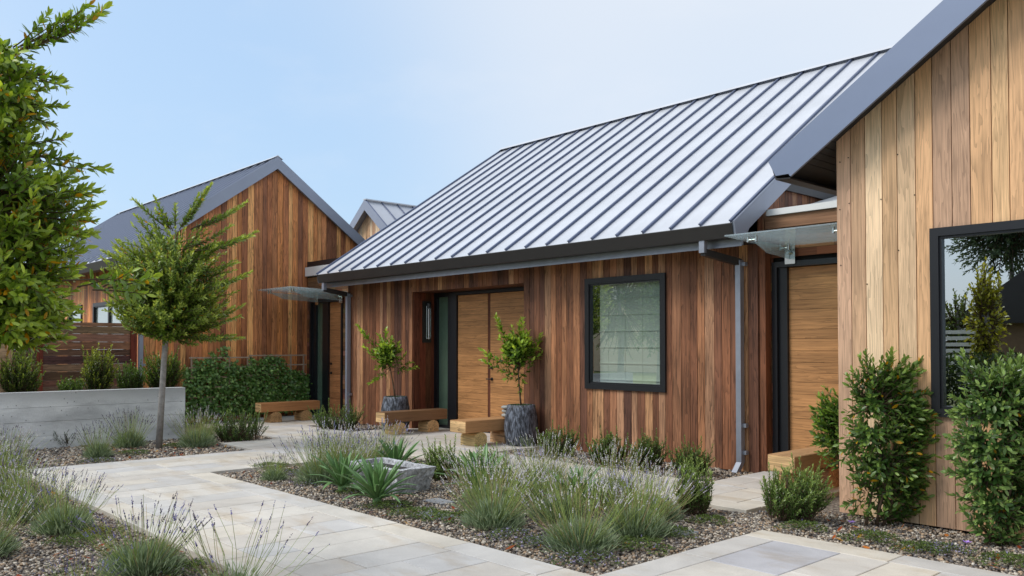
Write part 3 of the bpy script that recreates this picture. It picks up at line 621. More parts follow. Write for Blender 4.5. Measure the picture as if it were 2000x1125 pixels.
c.build('door_frame', BLACK, rl)
plank_door(rl, -5.50, -3.95, LKY+.07, .01, 2.615, 19, lin(188, 138, 90))
box('corner_post', (-5.795, -5.71, YF+.03, LKY-.03, -.03, 3.1), WZ, rl, lin(120, 76, 52))
# left link
ll = thing('left_link', 'narrow link with plank door and sidelight left of the main house', 'building', (-16.8, LKY, 0))
c = MB(); c.box(-17.86, -15.82, LKY+.16, 13, 0, 3.3); c.box(-17.86, -15.82, LKY+.02, LKY+.15, 2.7, 3.3); c.box(-17.86, -17.74, LKY+.02, LKY+.15, 0, 2.7)
llw = c.build('wall', DARK, ll)
rough_wall(llw, -17.87, -15.80, LKY, 0, 3.25, (-17.73, -16.26, 0, 2.69))
box('roof_edge', (-17.87, -15.8, LKY-.09, LKY+.2, 3.26, 3.47), WHITE, ll)
box('flashing', (-17.86, -15.85, LKY-.04, 13, 3.48, 3.6), BLACK, ll)
c = MB()
for b in ((-17.73, -17.66, LKY-.045, LKY+.12, 0, 2.69), (-16.33, -16.26, LKY-.045, LKY+.12, 0, 2.69), (-17.66, -16.33, LKY-.045, LKY+.12, 2.62, 2.69), (-17.66, -17.5, LKY, LKY+.12, 0, 2.62), (-17.2, -16.95, LKY, LKY+.12, 0, 2.62)): c.box(*b)
lf = c.build('door_frame', BLACK, ll); box('sidelight', (-17.5, -17.2, LKY+.05, LKY+.06, 0, 2.62), FROST, lf)
dl = plank_door(ll, -16.95, -16.335, LKY+.07, .01, 2.615, 19, lin(178, 120, 78)); lever(dl, -16.88, LKY+.05, 1.0, .09)

# ---------------------------------------------------------------- glass canopies
def canopy(label, x0, x1, y0, y1, z, fins):
    t = thing('glass_canopy', label, 'canopy', ((x0+x1)/2, y1, z), 'glass door canopies')
    MB().prism([(x0, y0, z), (x0, y1, z-.05), (x0, y1, z-.066), (x0, y0, z-.016)], (x1-x0, 0, 0)).build('glass_pane', CANOPY, t)
    for fx in fins:
        a = MB().prism([(fx-.006, y0+.12, z-.055), (fx-.006, y0+.5, z-.20), (fx-.006, y1-.03, z-.24), (fx-.006, y1-.03, z-.10)], (.012, 0, 0)).build('fin', CANOPY, t)
        box('wall_plate', (fx-.07, fx+.07, y1-.03, y1-.012, z-.3, z-.05), STEEL, t)
        for yy, zz in ((y0+.16, z-.02), (y1-.16, z-.06)):
            m = MB()
            for dx in (-.055, .055): m.tube([(fx+dx, yy, zz), (fx+dx, yy, zz-.075)], .018, 10)
            m.tube([(fx-.055, yy, zz-.05), (fx+.055, yy, zz-.05)], .013, 8); m.build('spider_fitting', STEEL, t)
        MB().tube([(fx, y1-.08, z-.16), (fx, y1-.02, z-.16)], .02, 10).build('bolt', STEEL, t)
canopy('frosted glass canopy on steel fittings over the right link door', -5.70, -3.93, 8.72, 9.79, 2.95, (-5.42, -4.35))
canopy('frosted glass canopy over the left link door beside the gabled house', -17.6, -16.05, 8.42, 9.79, 2.87, (-17.35, -16.3))

# ================================================================== garden walls and fence
CX = -14.95
cw = thing('concrete_wall', 'low grey board formed concrete garden wall behind the young tree', 'wall', (CX, 2.0, 0))
zs = [-.06, .17, .40, .63, .875]
for i in range(4):
    j = [5.80, 1.0]
    for a, b in zip(j[1:], j): box('cast_panel', (CX-.2, CX+random.uniform(-.003, .003), a+.002, b-.002, zs[i]+.0015, zs[i+1]-.0015), CONC, cw)
fx = GX+.02
fe = thing('timber_fence', 'dark brown fence of wide horizontal boards behind the concrete wall', 'fence', (fx, 5., 0))
FP = [lin(112, 84, 66), lin(92, 68, 56), lin(132, 102, 78), lin(80, 60, 52), lin(102, 76, 62), lin(144, 112, 84)]
z = .02; z1 = 2.08
while z < z1-.05:
    h = random.choice((.135, .15, .16, .125)); zt = min(z+h, z1)
    for a, b in ((4.2, 5.80), (1.2, 4.08)): box('fence_board', (fx-.03, fx+.012+random.uniform(-.008, .008), a, b, z+.001, zt-.003), FY, fe, tuple(v*random.uniform(.8, 1.15) for v in random.choice(FP)))
    z = zt
for y in (5.80, 4.08, 1.08): box('post', (fx-.06, fx+.05, y+.002, y+.118, 0, 2.10), WZ, fe, lin(112, 50, 34))
gt = thing('light_timber_gate', 'pale weathered timber gate at the far left behind the laurel tree', 'gate', (-16.0, 2.9, 0))
for i in range(7): box('gate_board', (-16.02, -15.99, 1.6, 3.22, .25+i*.2, .25+i*.2+.19), FY, gt, tuple(v*random.uniform(.9, 1.1) for v in lin(190, 150, 118)))
for y in (1.5, 3.22): box('gate_post', (-16.04, -15.96, y, y+.08, 0, 1.72), WZ, gt, lin(196, 160, 126))

# ---------------------------------------------------------------- trellises with vines
TRM = plain('silver_grey_trellis_timber', lin(168, 148, 130), .8, 0, .3, 80, .2, 12)
def trellis(label, y0, y1, z0, z1, ny, nz, x):
    t = thing('trellis', label, 'trellis', (x, (y0+y1)/2, 0), 'trellis panels on the gabled house')
    for i in range(ny):
        y = y0+(y1-y0)*i/(ny-1); box('upright', (x, x+.018, y-.016, y+.016, .0 if i in (0, ny-1) else z0, z1+.02), TRM, t)
    for k in range(nz):
        z = z0+(z1-z0)*k/(nz-1); box('rail', (x+.0185, x+.034, y0-.06, y1+.06, z-.014, z+.014), TRM, t)
    return t
TX = GX+.05; TF = TX+.07
trellis('left trellis panel under a dense climbing vine on the gabled house', 7.02, 8.28, .3, 1.36, 4, 6, TF)
trellis('right trellis panel with bare top corner beside the left link door', 8.36, 9.66, .3, 1.40, 5, 6, TF)
def vine(label, y0, y1, z0, z1, n, cut, extra=()):
    t = thing('climbing_vine', label, 'vine', (TX+.1, (y0+y1)/2, 0)); P = []
    while len(P) < n:
        y, z = random.uniform(y0, y1), random.uniform(z0, z1)
        if cut(y, z) or random.random() < .0: continue
        P.append((TX+.03+min(.22, abs(random.gauss(0, .08))), y, z))
    for ey, ez0, ez1 in extra:
        for _ in range(40): P.append((TX+.05+random.uniform(0, .05), ey+random.gauss(0, .05), random.uniform(ez0, ez1)))
    P = np.array(P); n = len(P); D = unit(np.stack([RNG.uniform(.1, .9, n), RNG.normal(0, .7, n), RNG.normal(-.35, .5, n)], 1)); U = unit(np.stack([RNG.uniform(.5, 1, n), RNG.normal(-.15, .4, n), RNG.uniform(.2, 1.1, n)], 1))
    c = leaf_cols(n, lin(88, 126, 62), lin(176, 206, 122), RNG.uniform(0, 1, n), .4)
    V, F_, C = leaf_geo(P, D, U, RNG.uniform(.06, .10, n), RNG.uniform(.045, .065, n), c, False, .15)
    o = bulk('foliage', V, F_, C, LEAF, t, (TX, (y0+y1)/2, 0)); o['kind'] = 'stuff'
    mb = MB()
    for _ in range(9):
        y = random.uniform(y0+.1, y1-.1); mb.tube([(TX+.06, y, 0), (TX+.07, y+random.uniform(-.1, .1), .4), (TX+.05, y+random.uniform(-.25, .25), .8), (TX+.05, y+random.uniform(-.4, .4), 1.2)], [.012, .01, .007, .004], 5)
    mb.build('stem', TWIG, t)
wav = lambda y, p, a: a*math.sin(y*7+p)+a*.7*math.sin(y*17+p*2)
vine('dense glossy climbing vine covering the left trellis panel', 6.86, 8.30, .12, 1.36, 3000, lambda y, z: z > 1.30+wav(y, 1, .05) or (y < 7.05 and z > 1.15) or (y > 8.0 and z > 1.2), [(7.72, 1.35, 1.62), (7.5, 1.3, 1.48)])
vine('glossy climbing vine on the right trellis panel behind the far bench', 8.30, 9.80, .12, 1.40, 2900, lambda y, z: z > 1.36-max(0, y-8.95)*.55+wav(y, 2, .06) or (y > 9.72 and z > .95))

# ================================================================== benches, pots, stones, trough
BENCH = (lin(176, 128, 84), lin(190, 146, 98))
def bench(label, x0, x1, y0, y1, top=.415, bh=.19, cols=BENCH, lw=.3, ld=.26, off=(.2, .2), note=None):
    t = thing('timber_bench', label, 'bench', ((x0+x1)/2, (y0+y1)/2, 0), 'thick beam benches on half log feet'); e = .008
    zb = top-bh; v = boxv(x0, x1, y0, y1, zb, top)
    prof = [(x0+e, zb), (x1-e, zb), (x1, zb+e), (x1, top-e), (x1-e, top), (x0+e, top), (x0, top-e), (x0, zb+e)]
    MB().prism([(x, y0, z) for x, z in prof], (0, y1-y0, 0)).build('seat_beam', BY, t, None, cols[0])
    box('end_grain', (x0+e, x1-e, y0-.004, y0-.0005, zb+e, top-e), WX, t, lin(206, 170, 122))
    xc = (x0+x1)/2
    for yc in (y0+off[0]+ld/2, y1-off[1]-ld/2):
        r = ld/2; h = zb-.001; pts = [(xc-lw/2, yc-r, 0.001), (xc-lw/2, yc+r, 0.001)]+[(xc-lw/2, yc+r*math.cos(a), h-r*.8+r*.8*math.sin(a)) for a in [math.pi*k/10 for k in range(11)]]
        MB().prism(pts[::-1], (lw, 0, 0)).build('foot', WX, t, None, tuple(q*random.uniform(.95, 1.08) for q in cols[1]))
    return t
bench('orange brown timber bench in front of the vine trellis', -16.68, -16.40, 7.95, 9.32, cols=(lin(176, 124, 80), lin(182, 140, 98)))
bench('dark weathered timber bench hiding the lower half of the left planter', -12.90, -12.60, 8.47, 9.88, cols=(lin(126, 94, 66), lin(200, 164, 118)))
bench('honey coloured timber bench with stacked pebbles beside the right planter', -10.66, -10.26, 8.42, 9.72, lw=.36, cols=(lin(186, 140, 96), lin(208, 174, 126)))
bench('timber bench half hidden by shrubs at the right link door', -4.85, -4.53, 8.23, 9.45, .43, .18, lw=.3, cols=(lin(192, 152, 110), lin(190, 146, 106)))
PST = plain('grey_river_stone', lin(158, 160, 156), .7, 0, .1, 40, .12, 12)
zz = .416; sp = thing('stone_stack', 'three flat grey stones stacked on the honey coloured bench', 'stones', (-10.36, 9.38, zz))
for i, (rx, ry, h) in enumerate(((.105, .085, .075), (.095, .08, .07), (.1, .085, .065))):
    m = MB().lathe([(.3, -.48), (.72, -.36), (.95, -.12), (1, .05), (.9, .28), (.6, .44), (.15, .5)], (0, 0, 0), 20)
    m.v = [(-10.36+x*rx+(.008, -.01, .004)[i], 9.38+y*ry+(.0, .012, -.006)[i], zz+h*.48+zv*h) for x, y, zv in m.v]; m.build('pebble', PST, sp, smooth=True); zz += h*.97
def pot_mat():
    m, t, b = mat_new('charcoal_bark_textured_pot'); lk = t.links.new; c = N(t, 'ShaderNodeTexCoord'); q = N(t, 'ShaderNodeMapping'); q.inputs['Scale'].default_value = (38, 38, 7); lk(c.outputs['Object'], q.inputs[0])
    n = N(t, 'ShaderNodeTexNoise', Scale=1., Detail=4., Roughness=.7); lk(q.outputs[0], n.inputs['Vector']); r = N(t, 'ShaderNodeValToRGB'); e = r.color_ramp.elements
    e[0].position = .42; e[0].color = (*lin(30, 33, 40), 1); e[1].position = .64; e[1].color = (*lin(128, 136, 150), 1); lk(n.outputs['Fac'], r.inputs[0]); lk(r.outputs[0], b.inputs['Base Color']); b.inputs['Roughness'].default_value = .5
    u = N(t, 'ShaderNodeBump', Strength=1., Distance=.02); lk(n.outputs['Fac'], u.inputs['Height']); lk(u.outputs[0], b.inputs['Normal']); return m
POT = pot_mat(); MOSS = lin(64, 84, 40)
def tuft(P, n_, L_, W_, base, tipc, up=1., spread=.6):
    P = np.asarray(P); n = len(P); D = unit(np.stack([RNG.normal(0, spread, n), RNG.normal(0, spread, n), np.full(n, up)], 1)); U = unit(RNG.normal(0, 1, (n, 3)))
    return leaf_geo(P, D, U, RNG.uniform(.6, 1.2, n)*L_, np.full(n, W_), leaf_cols(n, base, tipc, RNG.uniform(0, 1, n), .35), False, .1)
def potted_tree(label, c, F, base_px, tips, centre, nsh, rad, lean=(0, 0)):
    t = thing('potted_tree', label, 'potted tree', (c[0], c[1], 0), 'potted bay trees flanking the entry'); prof = [(.21, 0), (.235, .03), (.27, .16), (.278, .30), (.265, .45), (.235, .60), (.222, .655), (.2, .655), (.195, .60)]
    m = MB(); seg = 40; n0 = 0
    m.lathe(prof, (c[0], c[1], 0.001), seg)
    m.v = [(c[0]+(x-c[0])*k, c[1]+(y-c[1])*k, z) for (x, y, z) in m.v for k in [1+.012*math.sin(math.atan2(y-c[1], x-c[0])*23)+random.uniform(-.006, .006)]]
    pot = m.build('pot', POT, t, (c[0], c[1], 0), smooth=True)
    a = RNG.uniform(0, 6.283, 420); r = .2*np.sqrt(RNG.random(420)); V, F_, C = tuft(np.stack([c[0]+r*np.cos(a), c[1]+r*np.sin(a), np.full(420, .61)], 1), 420, .06, .02, MOSS, lin(104, 124, 66), 1, .8)
    bulk('moss', V, F_, C, SOFT, t, (c[0], c[1], .6))['kind'] = 'stuff'
    b = np.array((c[0], c[1], .6)); ctr = np.array(at(*centre, F)); ttop = ctr+np.array([0, 0, .02])
    tr = bend(b, ttop, 0, .02, 5); MB().tube(tr, [.016, .015, .013, .011, .009, .006], 8).build('trunk', TWIG, t, tuple(b), smooth=True)
    sh = []
    for px, py in tips:
        e = np.array(at(px, py, F+random.uniform(-.12, .12))); k = random.uniform(.25, .75); sh.append(bend(b+(ttop-b)*(.35+.55*k) if e[2] < ctr[2] else b+(ttop-b)*random.uniform(.7, 1), e, .06, .03))
    for _ in range(nsh):
        d = unit(RNG.normal(0, 1, 3)+np.array([0, 0, .35])); e = ctr+d*np.array(rad)*RNG.uniform(.5, 1.); sh.append(bend(b+(ttop-b)*random.uniform(.6, 1), e, .05, .05))
    foliage('crown', sh, t, tuple(b), .125, .05, .017, lin(100, 134, 48), lin(190, 214, 92), LEAF, True, .0, .3, 65, 25, .15, .35, TWIG, .0028, False)
potted_tree('bay tree in charcoal planter half hidden behind the dark bench', (-13.22, 9.12), 15.9, (767, 770), [(699, 637), (706, 648), (754, 644), (713, 679), (722, 690), (778, 671), (813, 717), (804, 708), (795, 722), (724, 748), (733, 742), (790, 694), (740, 655), (765, 660), (735, 720)], (756, 690), 75, (.26, .26, .27))
potted_tree('bay tree in charcoal planter standing right of the double door', (-9.95, 9.33), 13.65, (1022, 785), [(969, 617), (973, 628), (1021, 624), (1015, 632), (1063, 649), (1056, 655), (942, 704), (943, 685), (950, 695), (1059, 690), (1050, 680), (982, 725), (990, 740), (1022, 745), (1000, 640), (1030, 650), (975, 660), (1040, 705), (1016, 765)], (1010, 680), 95, (.28, .28, .3))
# stone trough
TRO = stone_mat('rough_hewn_granite', .3, (1, 1, 1), .6, .85, 1., 34.)
tb = thing('stone_trough', 'rough hewn grey stone trough between the spiky plants', 'trough', (-8.15, 5.55, 0))
def trough(x0, x1, y0, y1, h):
    import bmesh as bmx
    bm = bmx.new(); nx, ny, nz = 18, 10, 6
    cx_, cy_ = (x0+x1)/2, (y0+y1)/2
    def ring(fx_, fy_, z): 
        pts = []
        for i in range(nx): pts.append((-fx_+2*fx_*i/nx, -fy_))
        for i in range(ny): pts.append((fx_, -fy_+2*fy_*i/ny))
        for i in range(nx): pts.append((fx_-2*fx_*i/nx, fy_))
        for i in range(ny): pts.append((-fx_, fy_-2*fy_*i/ny))
        return [bm.verts.new((cx_+px+random.uniform(-.008, .008), cy_+py+random.uniform(-.008, .008), z+random.uniform(-.005, .005))) for px, py in pts]
    a, b = (x1-x0)/2, (y1-y0)/2; rings = [ring(a*(.86+.14*k/nz), b*(.8+.2*k/nz), -.05+(h+.05)*k/nz) for k in range(nz+1)]+[ring(a-.03, b-.03, h+.008), ring(a-.075, b-.075, h+.004), ring(a-.085, b-.085, h-.05), ring(a-.1, b-.1, h-.13)]
    for r0, r1 in zip(rings, rings[1:]):
        n = len(r0)
        for i in range(n): bm.faces.new((r0[i], r0[(i+1) % n], r1[(i+1) % n], r1[i]))
    bm.faces.new(rings[-1]); me = bpy.data.meshes.new('basin'); bm.to_mesh(me); bm.free(); me.transform(Matrix.Translation((-cx_, -cy_, 0))); me.materials.append(TRO)
    o = bpy.data.objects.new('basin', me); link(o, tb, (cx_, cy_, 0)); o.color = (*lin(178, 180, 184), 1); return o
trough(-8.68, -7.63, 5.28, 5.82, .235)
box('dark_fill', (-8.60, -7.71, 5.36, 5.74, .11, .185), plain('dark_hollow_fill', lin(44, 40, 38), .9, 0, .8, 60, .3, 30), tb)  # added dark fill, its colour makes the stone hollow look dark inside

# ================================================================== gravel
PX = [(-12.33, 3, 2.6, 4.4), (-12.33, -10.5, 4.4, 8.4), (-13.55, -12.33, 5.85, 8.4), (-17, -4.5, 7.24, 8.4), (-17, -13.55, 6.95, 7.24), (-13.65, -9.6, 8.4, 10.3), (-17.85, -15.3, 8.4, 9.9), (-5.75, -4.4, 8.4, 9.9), (-3.94, 3, 4.1, 6.58)]
def in_pave(x, y, m=.012):
    k = np.zeros(len(x), bool)
    for a, b, c_, d in PX: k |= (x > a-m) & (x < b+m) & (y > c_-m) & (y < d+m)
    return k
def scatter(b, dens, rmin, rmax):
    x0, x1, y0, y1 = b; n = int((x1-x0)*(y1-y0)*dens); x = RNG.uniform(x0, x1, n); y = RNG.uniform(y0, y1, n); k = ~in_pave(x, y)
    R = cs*x+sn*y; F = -sn*x+cs*y; k &= (F > 1.5) & (np.abs(R)/np.maximum(F, .1) < .85)
    x, y = x[k], y[k]; return x, y, RNG.uniform(rmin, rmax, len(x))
sx, sy, sr = [np.concatenate(q) for q in zip(scatter((-10.5, -3.9, 4.4, 7.24), 1900, .008, .018), scatter((-12.4, -3.5, .6, 2.6), 2100, .0075, .0165), scatter((-4.6, .6, 6.58, 7.93), 2300, .0085, .0175), scatter((-14.95, -12.3, 1.2, 5.85), 700, .013, .026), scatter((-14.95, -13.5, 5.8, 6.95), 500, .013, .026), scatter((-9.6, -5.75, 8.4, 9.62), 1100, .011, .022), scatter((-15.3, -13.6, 8.4, 9.62), 500, .012, .024))]
t_ = (1+5**.5)/2; ICO = unit(np.array([(-1, t_, 0), (1, t_, 0), (-1, -t_, 0), (1, -t_, 0), (0, -1, t_), (0, 1, t_), (0, -1, -t_), (0, 1, -t_), (t_, 0, -1), (t_, 0, 1), (-t_, 0, -1), (-t_, 0, 1)], float))
ICF = np.array([(0, 11, 5), (0, 5, 1), (0, 1, 7), (0, 7, 10), (0, 10, 11), (1, 5, 9), (5, 11, 4), (11, 10, 2), (10, 7, 6), (7, 1, 8), (3, 9, 4), (3, 4, 2), (3, 2, 6), (3, 6, 8), (3, 8, 9), (4, 9, 5), (2, 4, 11), (6, 2, 10), (8, 6, 7), (9, 8, 1)])
n = len(sx); print('pebbles', n)
V = ICO[None]*np.stack([sr*RNG.uniform(.8, 1.3, n), sr*RNG.uniform(.7, 1.1, n), sr*RNG.uniform(.5, .85, n)], 1)[:, None]*RNG.uniform(.85, 1.15, (n, 12, 1))
a = RNG.uniform(0, 6.28, n); tl = RNG.normal(0, .35, n); ca, sa, ct, st_ = np.cos(a)[:, None], np.sin(a)[:, None], np.cos(tl)[:, None], np.sin(tl)[:, None]
X_, Y_, Z_ = V[..., 0], V[..., 1], V[..., 2]; X2, Z2 = X_*ct+Z_*st_, -X_*st_+Z_*ct
V = np.stack([X2*ca-Y_*sa+sx[:, None], X2*sa+Y_*ca+sy[:, None], Z2+(GZ+sr*.35+RNG.uniform(0, .016, n))[:, None]], 2)
GP = np.array([lin(166, 154, 138), lin(122, 112, 102), lin(196, 186, 170), lin(92, 86, 82), lin(146, 128, 108), lin(176, 150, 122), lin(108, 104, 104), lin(70, 64, 60), lin(214, 206, 192), lin(134, 108, 86)])
gc = GP[RNG.choice(len(GP), n, p=[.17, .17, .11, .14, .12, .08, .09, .06, .03, .03])]*RNG.uniform(.8, 1.15, (n, 1))
tag(bulk('gravel', V.reshape(-1, 3), (ICF[None]+(np.arange(n)*12)[:, None, None]).reshape(-1, 3), np.repeat(gc, 12, 0), PEB, None, (-7, 5, GZ), True), 'mixed grey and tan pebble gravel filling the planting beds', 'gravel', None, 'stuff')
# fallen leaves
fl = []
for x0, x1, y0, y1, k in ((-12.3, -4, .8, 2.6, 90), (-10.5, -4, 4.4, 5.4, 45), (-4.2, -2, 6.6, 7.6, 26), (-14.5, -12.3, 2.5, 5.8, 60), (-8, -4.5, 5.4, 7.2, 14)):
    fl.append(np.stack([RNG.uniform(x0, x1, k), RNG.uniform(y0, y1, k), np.full(k, -.018)], 1))
fl = np.concatenate(fl); fl = fl[~in_pave(fl[:, 0], fl[:, 1], .0)]; n = len(fl); FC = np.array([lin(176, 92, 40), lin(150, 70, 36), lin(206, 150, 40), lin(120, 70, 44), lin(196, 120, 52)])
V, F_, C = leaf_geo(fl, unit(np.stack([RNG.normal(0, 1, n), RNG.normal(0, 1, n), RNG.uniform(0, .25, n)], 1)), np.stack([RNG.normal(0, .3, n), RNG.normal(0, .3, n), np.ones(n)], 1), RNG.uniform(.05, .09, n), RNG.uniform(.022, .036, n), FC[RNG.integers(0, 5, n)]*RNG.uniform(.7, 1.1, (n, 1)), True, -.2)
tag(bulk('fallen_leaves', V, F_, C, SOFT, None, (-7, 4, 0)), 'scattered dry orange leaves lying on the gravel', 'leaves', None, 'stuff')
PET = plain('violet_petal', lin(176, 140, 222), .6)
for (px, py), lb in (((1660, 1018), 'small fallen violet flower at the foot of the corner laurel'), ((1884, 1057), 'violet fallen flower on the gravel below the black framed window')):
    p = gp(px, py, -.01); m = MB()
    for k in range(5):
        a = k*1.257+.4; d = Vector((math.cos(a), math.sin(a), 0)); s_ = Vector((-d.y, d.x, 0)); m.add([p+Vector((0, 0, -.012)), p+d*.022+s_*.014+Vector((0, 0, .004)), p+d*.04+Vector((0, 0, .012)), p+d*.022-s_*.014+Vector((0, 0, .004))], [(0, 1, 2, 3)])
    tag(m.build('fallen_flower', PET, None, tuple(p)), lb, 'flower')

# ================================================================== trees
def crown_shoots(F, ctr, hw, hh, depth, n, roots, tips=(), upb=.25, rmin=.45, lift=0.):
    """shoots from root points to the surface of a flattened ellipsoid given in picture units at distance F"""
    s = F/FPX; c = np.array(at(*ctr, F)); rt = np.array([cs, sn, 0]); fw = np.array([-sn, cs, 0]); up = np.array([0, 0, 1.]); out = []; R = [np.array(r) for r in roots]
    for _ in range(n):
        d = unit(RNG.normal(0, 1, 3)); k = RNG.uniform(rmin, 1)**.6; e = c+(rt*d[0]*hw*s+up*d[2]*hh*s+fw*d[1]*depth)*k
        r0 = R[np.argmin([np.linalg.norm(e-[0, 0, lift]-r)+random.uniform(0, .15) for r in R])]; p0 = r0+(e-r0)*RNG.uniform(.1, .45); out.append(bend(p0, e, upb*.3, .04))
    for px, py in tips:
        e = np.array(at(px, py, F+RNG.uniform(-.3, .3)*depth)); r0 = R[np.argmin([np.linalg.norm(e-[0, 0, lift]-r) for r in R])]; out.append(bend(r0+(e-r0)*.25, e, .05, .02, 5))
    return out
# young tree by the concrete wall
YT = gp(312, 872); F0 = -sn*YT.x+cs*YT.y
yt = thing('young_tree', 'young laurel tree with slim pale trunk in front of the concrete wall', 'tree', (YT.x, YT.y, GZ))
trunk = [(YT.x, YT.y, GZ)]+[tuple(at(px, py, F0)) for px, py in ((317, 780), (321, 700), (324, 660), (330, 600), (336, 520), (342, 450))]
MB().tube(trunk, [.052, .047, .043, .041, .032, .022, .01], 12).build('trunk', BARK, yt, (YT.x, YT.y, GZ), smooth=True)
roots = [at(px, py, F0) for px, py in ((325, 655), (327, 620), (331, 580), (334, 540), (338, 500), (341, 460))]
tips = [(257, 388), (262, 420), (300, 386), (302, 410), (410, 359), (400, 368), (385, 380), (394, 388), (370, 410), (479, 394), (470, 402), (455, 410), (500, 452), (490, 460), (470, 462), (487, 532), (478, 540), (461, 513), (474, 596), (455, 600), (468, 618), (473, 660), (455, 655), (430, 660), (381, 673), (350, 660), (199, 490), (215, 495), (240, 500), (225, 545), (308, 660), (253, 615), (245, 590), (230, 470), (440, 560), (430, 480), (450, 440), (340, 400), (320, 420), (280, 650), (395, 655), (268, 640)]
sh = crown_shoots(F0, (331, 548), 130, 124, 1.05, 720, roots, tips*3, .25, .12, .45)
sh += crown_shoots(F0, (332, 605), 122, 58, .95, 300, roots[:3], [], .1, .2, .08)
foliage('crown', sh, yt, tuple(YT), .10, .037, .016, lin(98, 126, 48), lin(190, 202, 96), LEAF, False, .012, .12, 60, 22, .1, .35, TWIG, .004, False)
# big laurel at the left edge, trunk just outside the picture
LT = at(-90, 905, 5.6); LT.z = GZ; lt = thing('laurel_tree', 'large laurel tree with yellowing leaves cut off by the left edge', 'tree', tuple(LT))
ax = [tuple(LT)]+[tuple(at(px, py, 5.6)) for px, py in ((-85, 760), (-70, 640), (-55, 520), (-45, 400), (-35, 280), (-20, 180), (-5, 110))]
MB().tube(ax, [.06, .055, .05, .045, .038, .03, .02, .01], 10).build('trunk', BARK, lt, tuple(LT), smooth=True)
roots = [Vector(p) for p in ax[2:]]
sh = crown_shoots(5.6, (-30, 445), 196, 235, .68, 620, roots, [], .2, .35, .3)+crown_shoots(5.5, (-15, 190), 100, 120, .42, 190, roots[2:], [], .2, .3)+crown_shoots(5.4, (40, 600), 95, 75, .35, 150, roots[:3], [], .1, .3)
sh += crown_shoots(5.6, (0, 400), 10, 10, .2, 0, roots, [(200, 10), (190, 22), (165, 5), (150, 30), (120, 25), (85, 22), (95, 60), (60, 85), (45, 110), (120, 165), (115, 205), (108, 150), (118, 268), (95, 240), (133, 305), (205, 330), (190, 372), (170, 365), (185, 400), (178, 430), (160, 460), (178, 455), (150, 520), (140, 540), (142, 600), (150, 610), (125, 660), (100, 680), (65, 675), (130, 640)]*2)
sh += [bend(at(120, 548, 5.5), at(292, 552, 5.3), -.02, .01, 6), bend(at(150, 560, 5.5), at(225, 535, 5.4), 0, .02), bend(at(180, 566, 5.45), at(285, 575, 5.3), 0, .02), bend(at(200, 560, 5.4), at(255, 530, 5.3), 0, .02), bend(at(210, 562, 5.4), at(300, 540, 5.3), 0, .02)]
foliage('crown', sh, lt, tuple(LT), .095, .034, .0165, lin(104, 136, 48), lin(182, 200, 84), LEAF, True, .05, .3, 65, 22, .12, .38, TWIG, .0035, False)

# ================================================================== shrubs
def shrub(label, c, F, ctr, hw, hh, depth, n, base_px, L_, W_, sp, base, tipc, hi=False, tips=(), yellow=0., name='laurel_shrub', group=None, a0=60, t0=.2, up=False, mat=LEAF):
    t = thing(name, label, 'shrub', (c[0], c[1], GZ), group); s = F/FPX; rt = np.array([cs, sn, 0]); b = np.array([c[0], c[1], GZ])
    roots = [b+np.array([0, 0, .05+q*hh*2*s*.8])+rt*random.uniform(-.15, .15)*hw*s for q in (0, .2, .4, .6, .8) for _ in range(2)] if not up else [b+rt*q*hw*s*.5 for q in (-1, -.5, 0, .5, 1)]
    sh = crown_shoots(F, ctr, hw, hh, depth, n, roots, tips, -.1, .35)
    sh = [q for q in sh if q[-1][2] > 0]
    foliage('foliage', sh, t, tuple(b), L_, W_, sp, base, tipc, mat, hi, yellow, t0, a0, 20, .1, .35, TWIG, .003)
    mb = MB()
    for q in range(4):
        e = np.array(at(ctr[0]+random.uniform(-.5, .5)*hw, ctr[1]-random.uniform(0, .5)*hh, F)); mb.tube(bend(b+rt*random.uniform(-.1, .1), e, 0, .04), [.014, .012, .01, .007, .004], 6)
    mb.build('stem', TWIG, t, tuple(b), smooth=True); return t
Fp = lambda p: -sn*p[0]+cs*p[1]
c = (-3.40, 7.62); shrub('dark clipped laurel at the left corner of the near house', c, Fp(c), (1738, 855), 104, 176, .26, 560, None, .08, .033, .015, lin(74, 106, 48), lin(146, 172, 84), True, [(1655, 735), (1665, 725), (1680, 700), (1690, 690), (1800, 700), (1835, 820), (1830, 830), (1810, 970), (1645, 880), (1650, 985), (1660, 1000), (1690, 1005), (1720, 1008), (1760, 1005), (1790, 995), (1670, 960), (1800, 940), (1780, 985), (1700, 985), (1740, 990)]*2, .02, group='laurels against the near house')
c = (-2.40, 7.60); shrub('tall laurel with pale upright shoots under the black framed window', c, Fp(c), (1965, 880), 122, 194, .28, 700, None, .078, .033, .014, lin(78, 112, 56), lin(170, 196, 112), True, [(1880, 690), (1870, 700), (1900, 710), (1860, 775), (1930, 790), (1925, 770), (1990, 700), (1905, 1020), (1930, 1040), (1960, 1045), (1985, 1045), (1890, 990), (1950, 1010), (1920, 960)]*2, .004, group='laurels against the near house')
c = (-4.12, 8.75); shrub('small laurel peeping from behind the corner of the near house', c, Fp(c), (1622, 835), 40, 85, .2, 150, None, .085, .034, .016, lin(72, 108, 44), lin(140, 172, 76), True, [(1585, 845), (1590, 850), (1600, 800), (1610, 780), (1590, 820)], group='laurels against the near house')
OLI = (lin(96, 126, 64), lin(178, 200, 116))
def olive(label, p, F, ctr, hw, hh, n, tips=()):
    return shrub(label, p, F, ctr, hw, hh, hw*F/FPX*.8, n, None, .05, .0145, .0075, *OLI, False, tips, 0, 'dwarf_olive_shrub', 'dwarf olive shrubs', 45, .15, True)
c = (-4.02, 7.2); olive('bushy dwarf olive at the end of the right hand bench', c, Fp(c), (1553, 955), 72, 52, 230, [(1500, 905), (1490, 935), (1545, 890), (1600, 900), (1510, 915), (1560, 895), (1490, 970)])
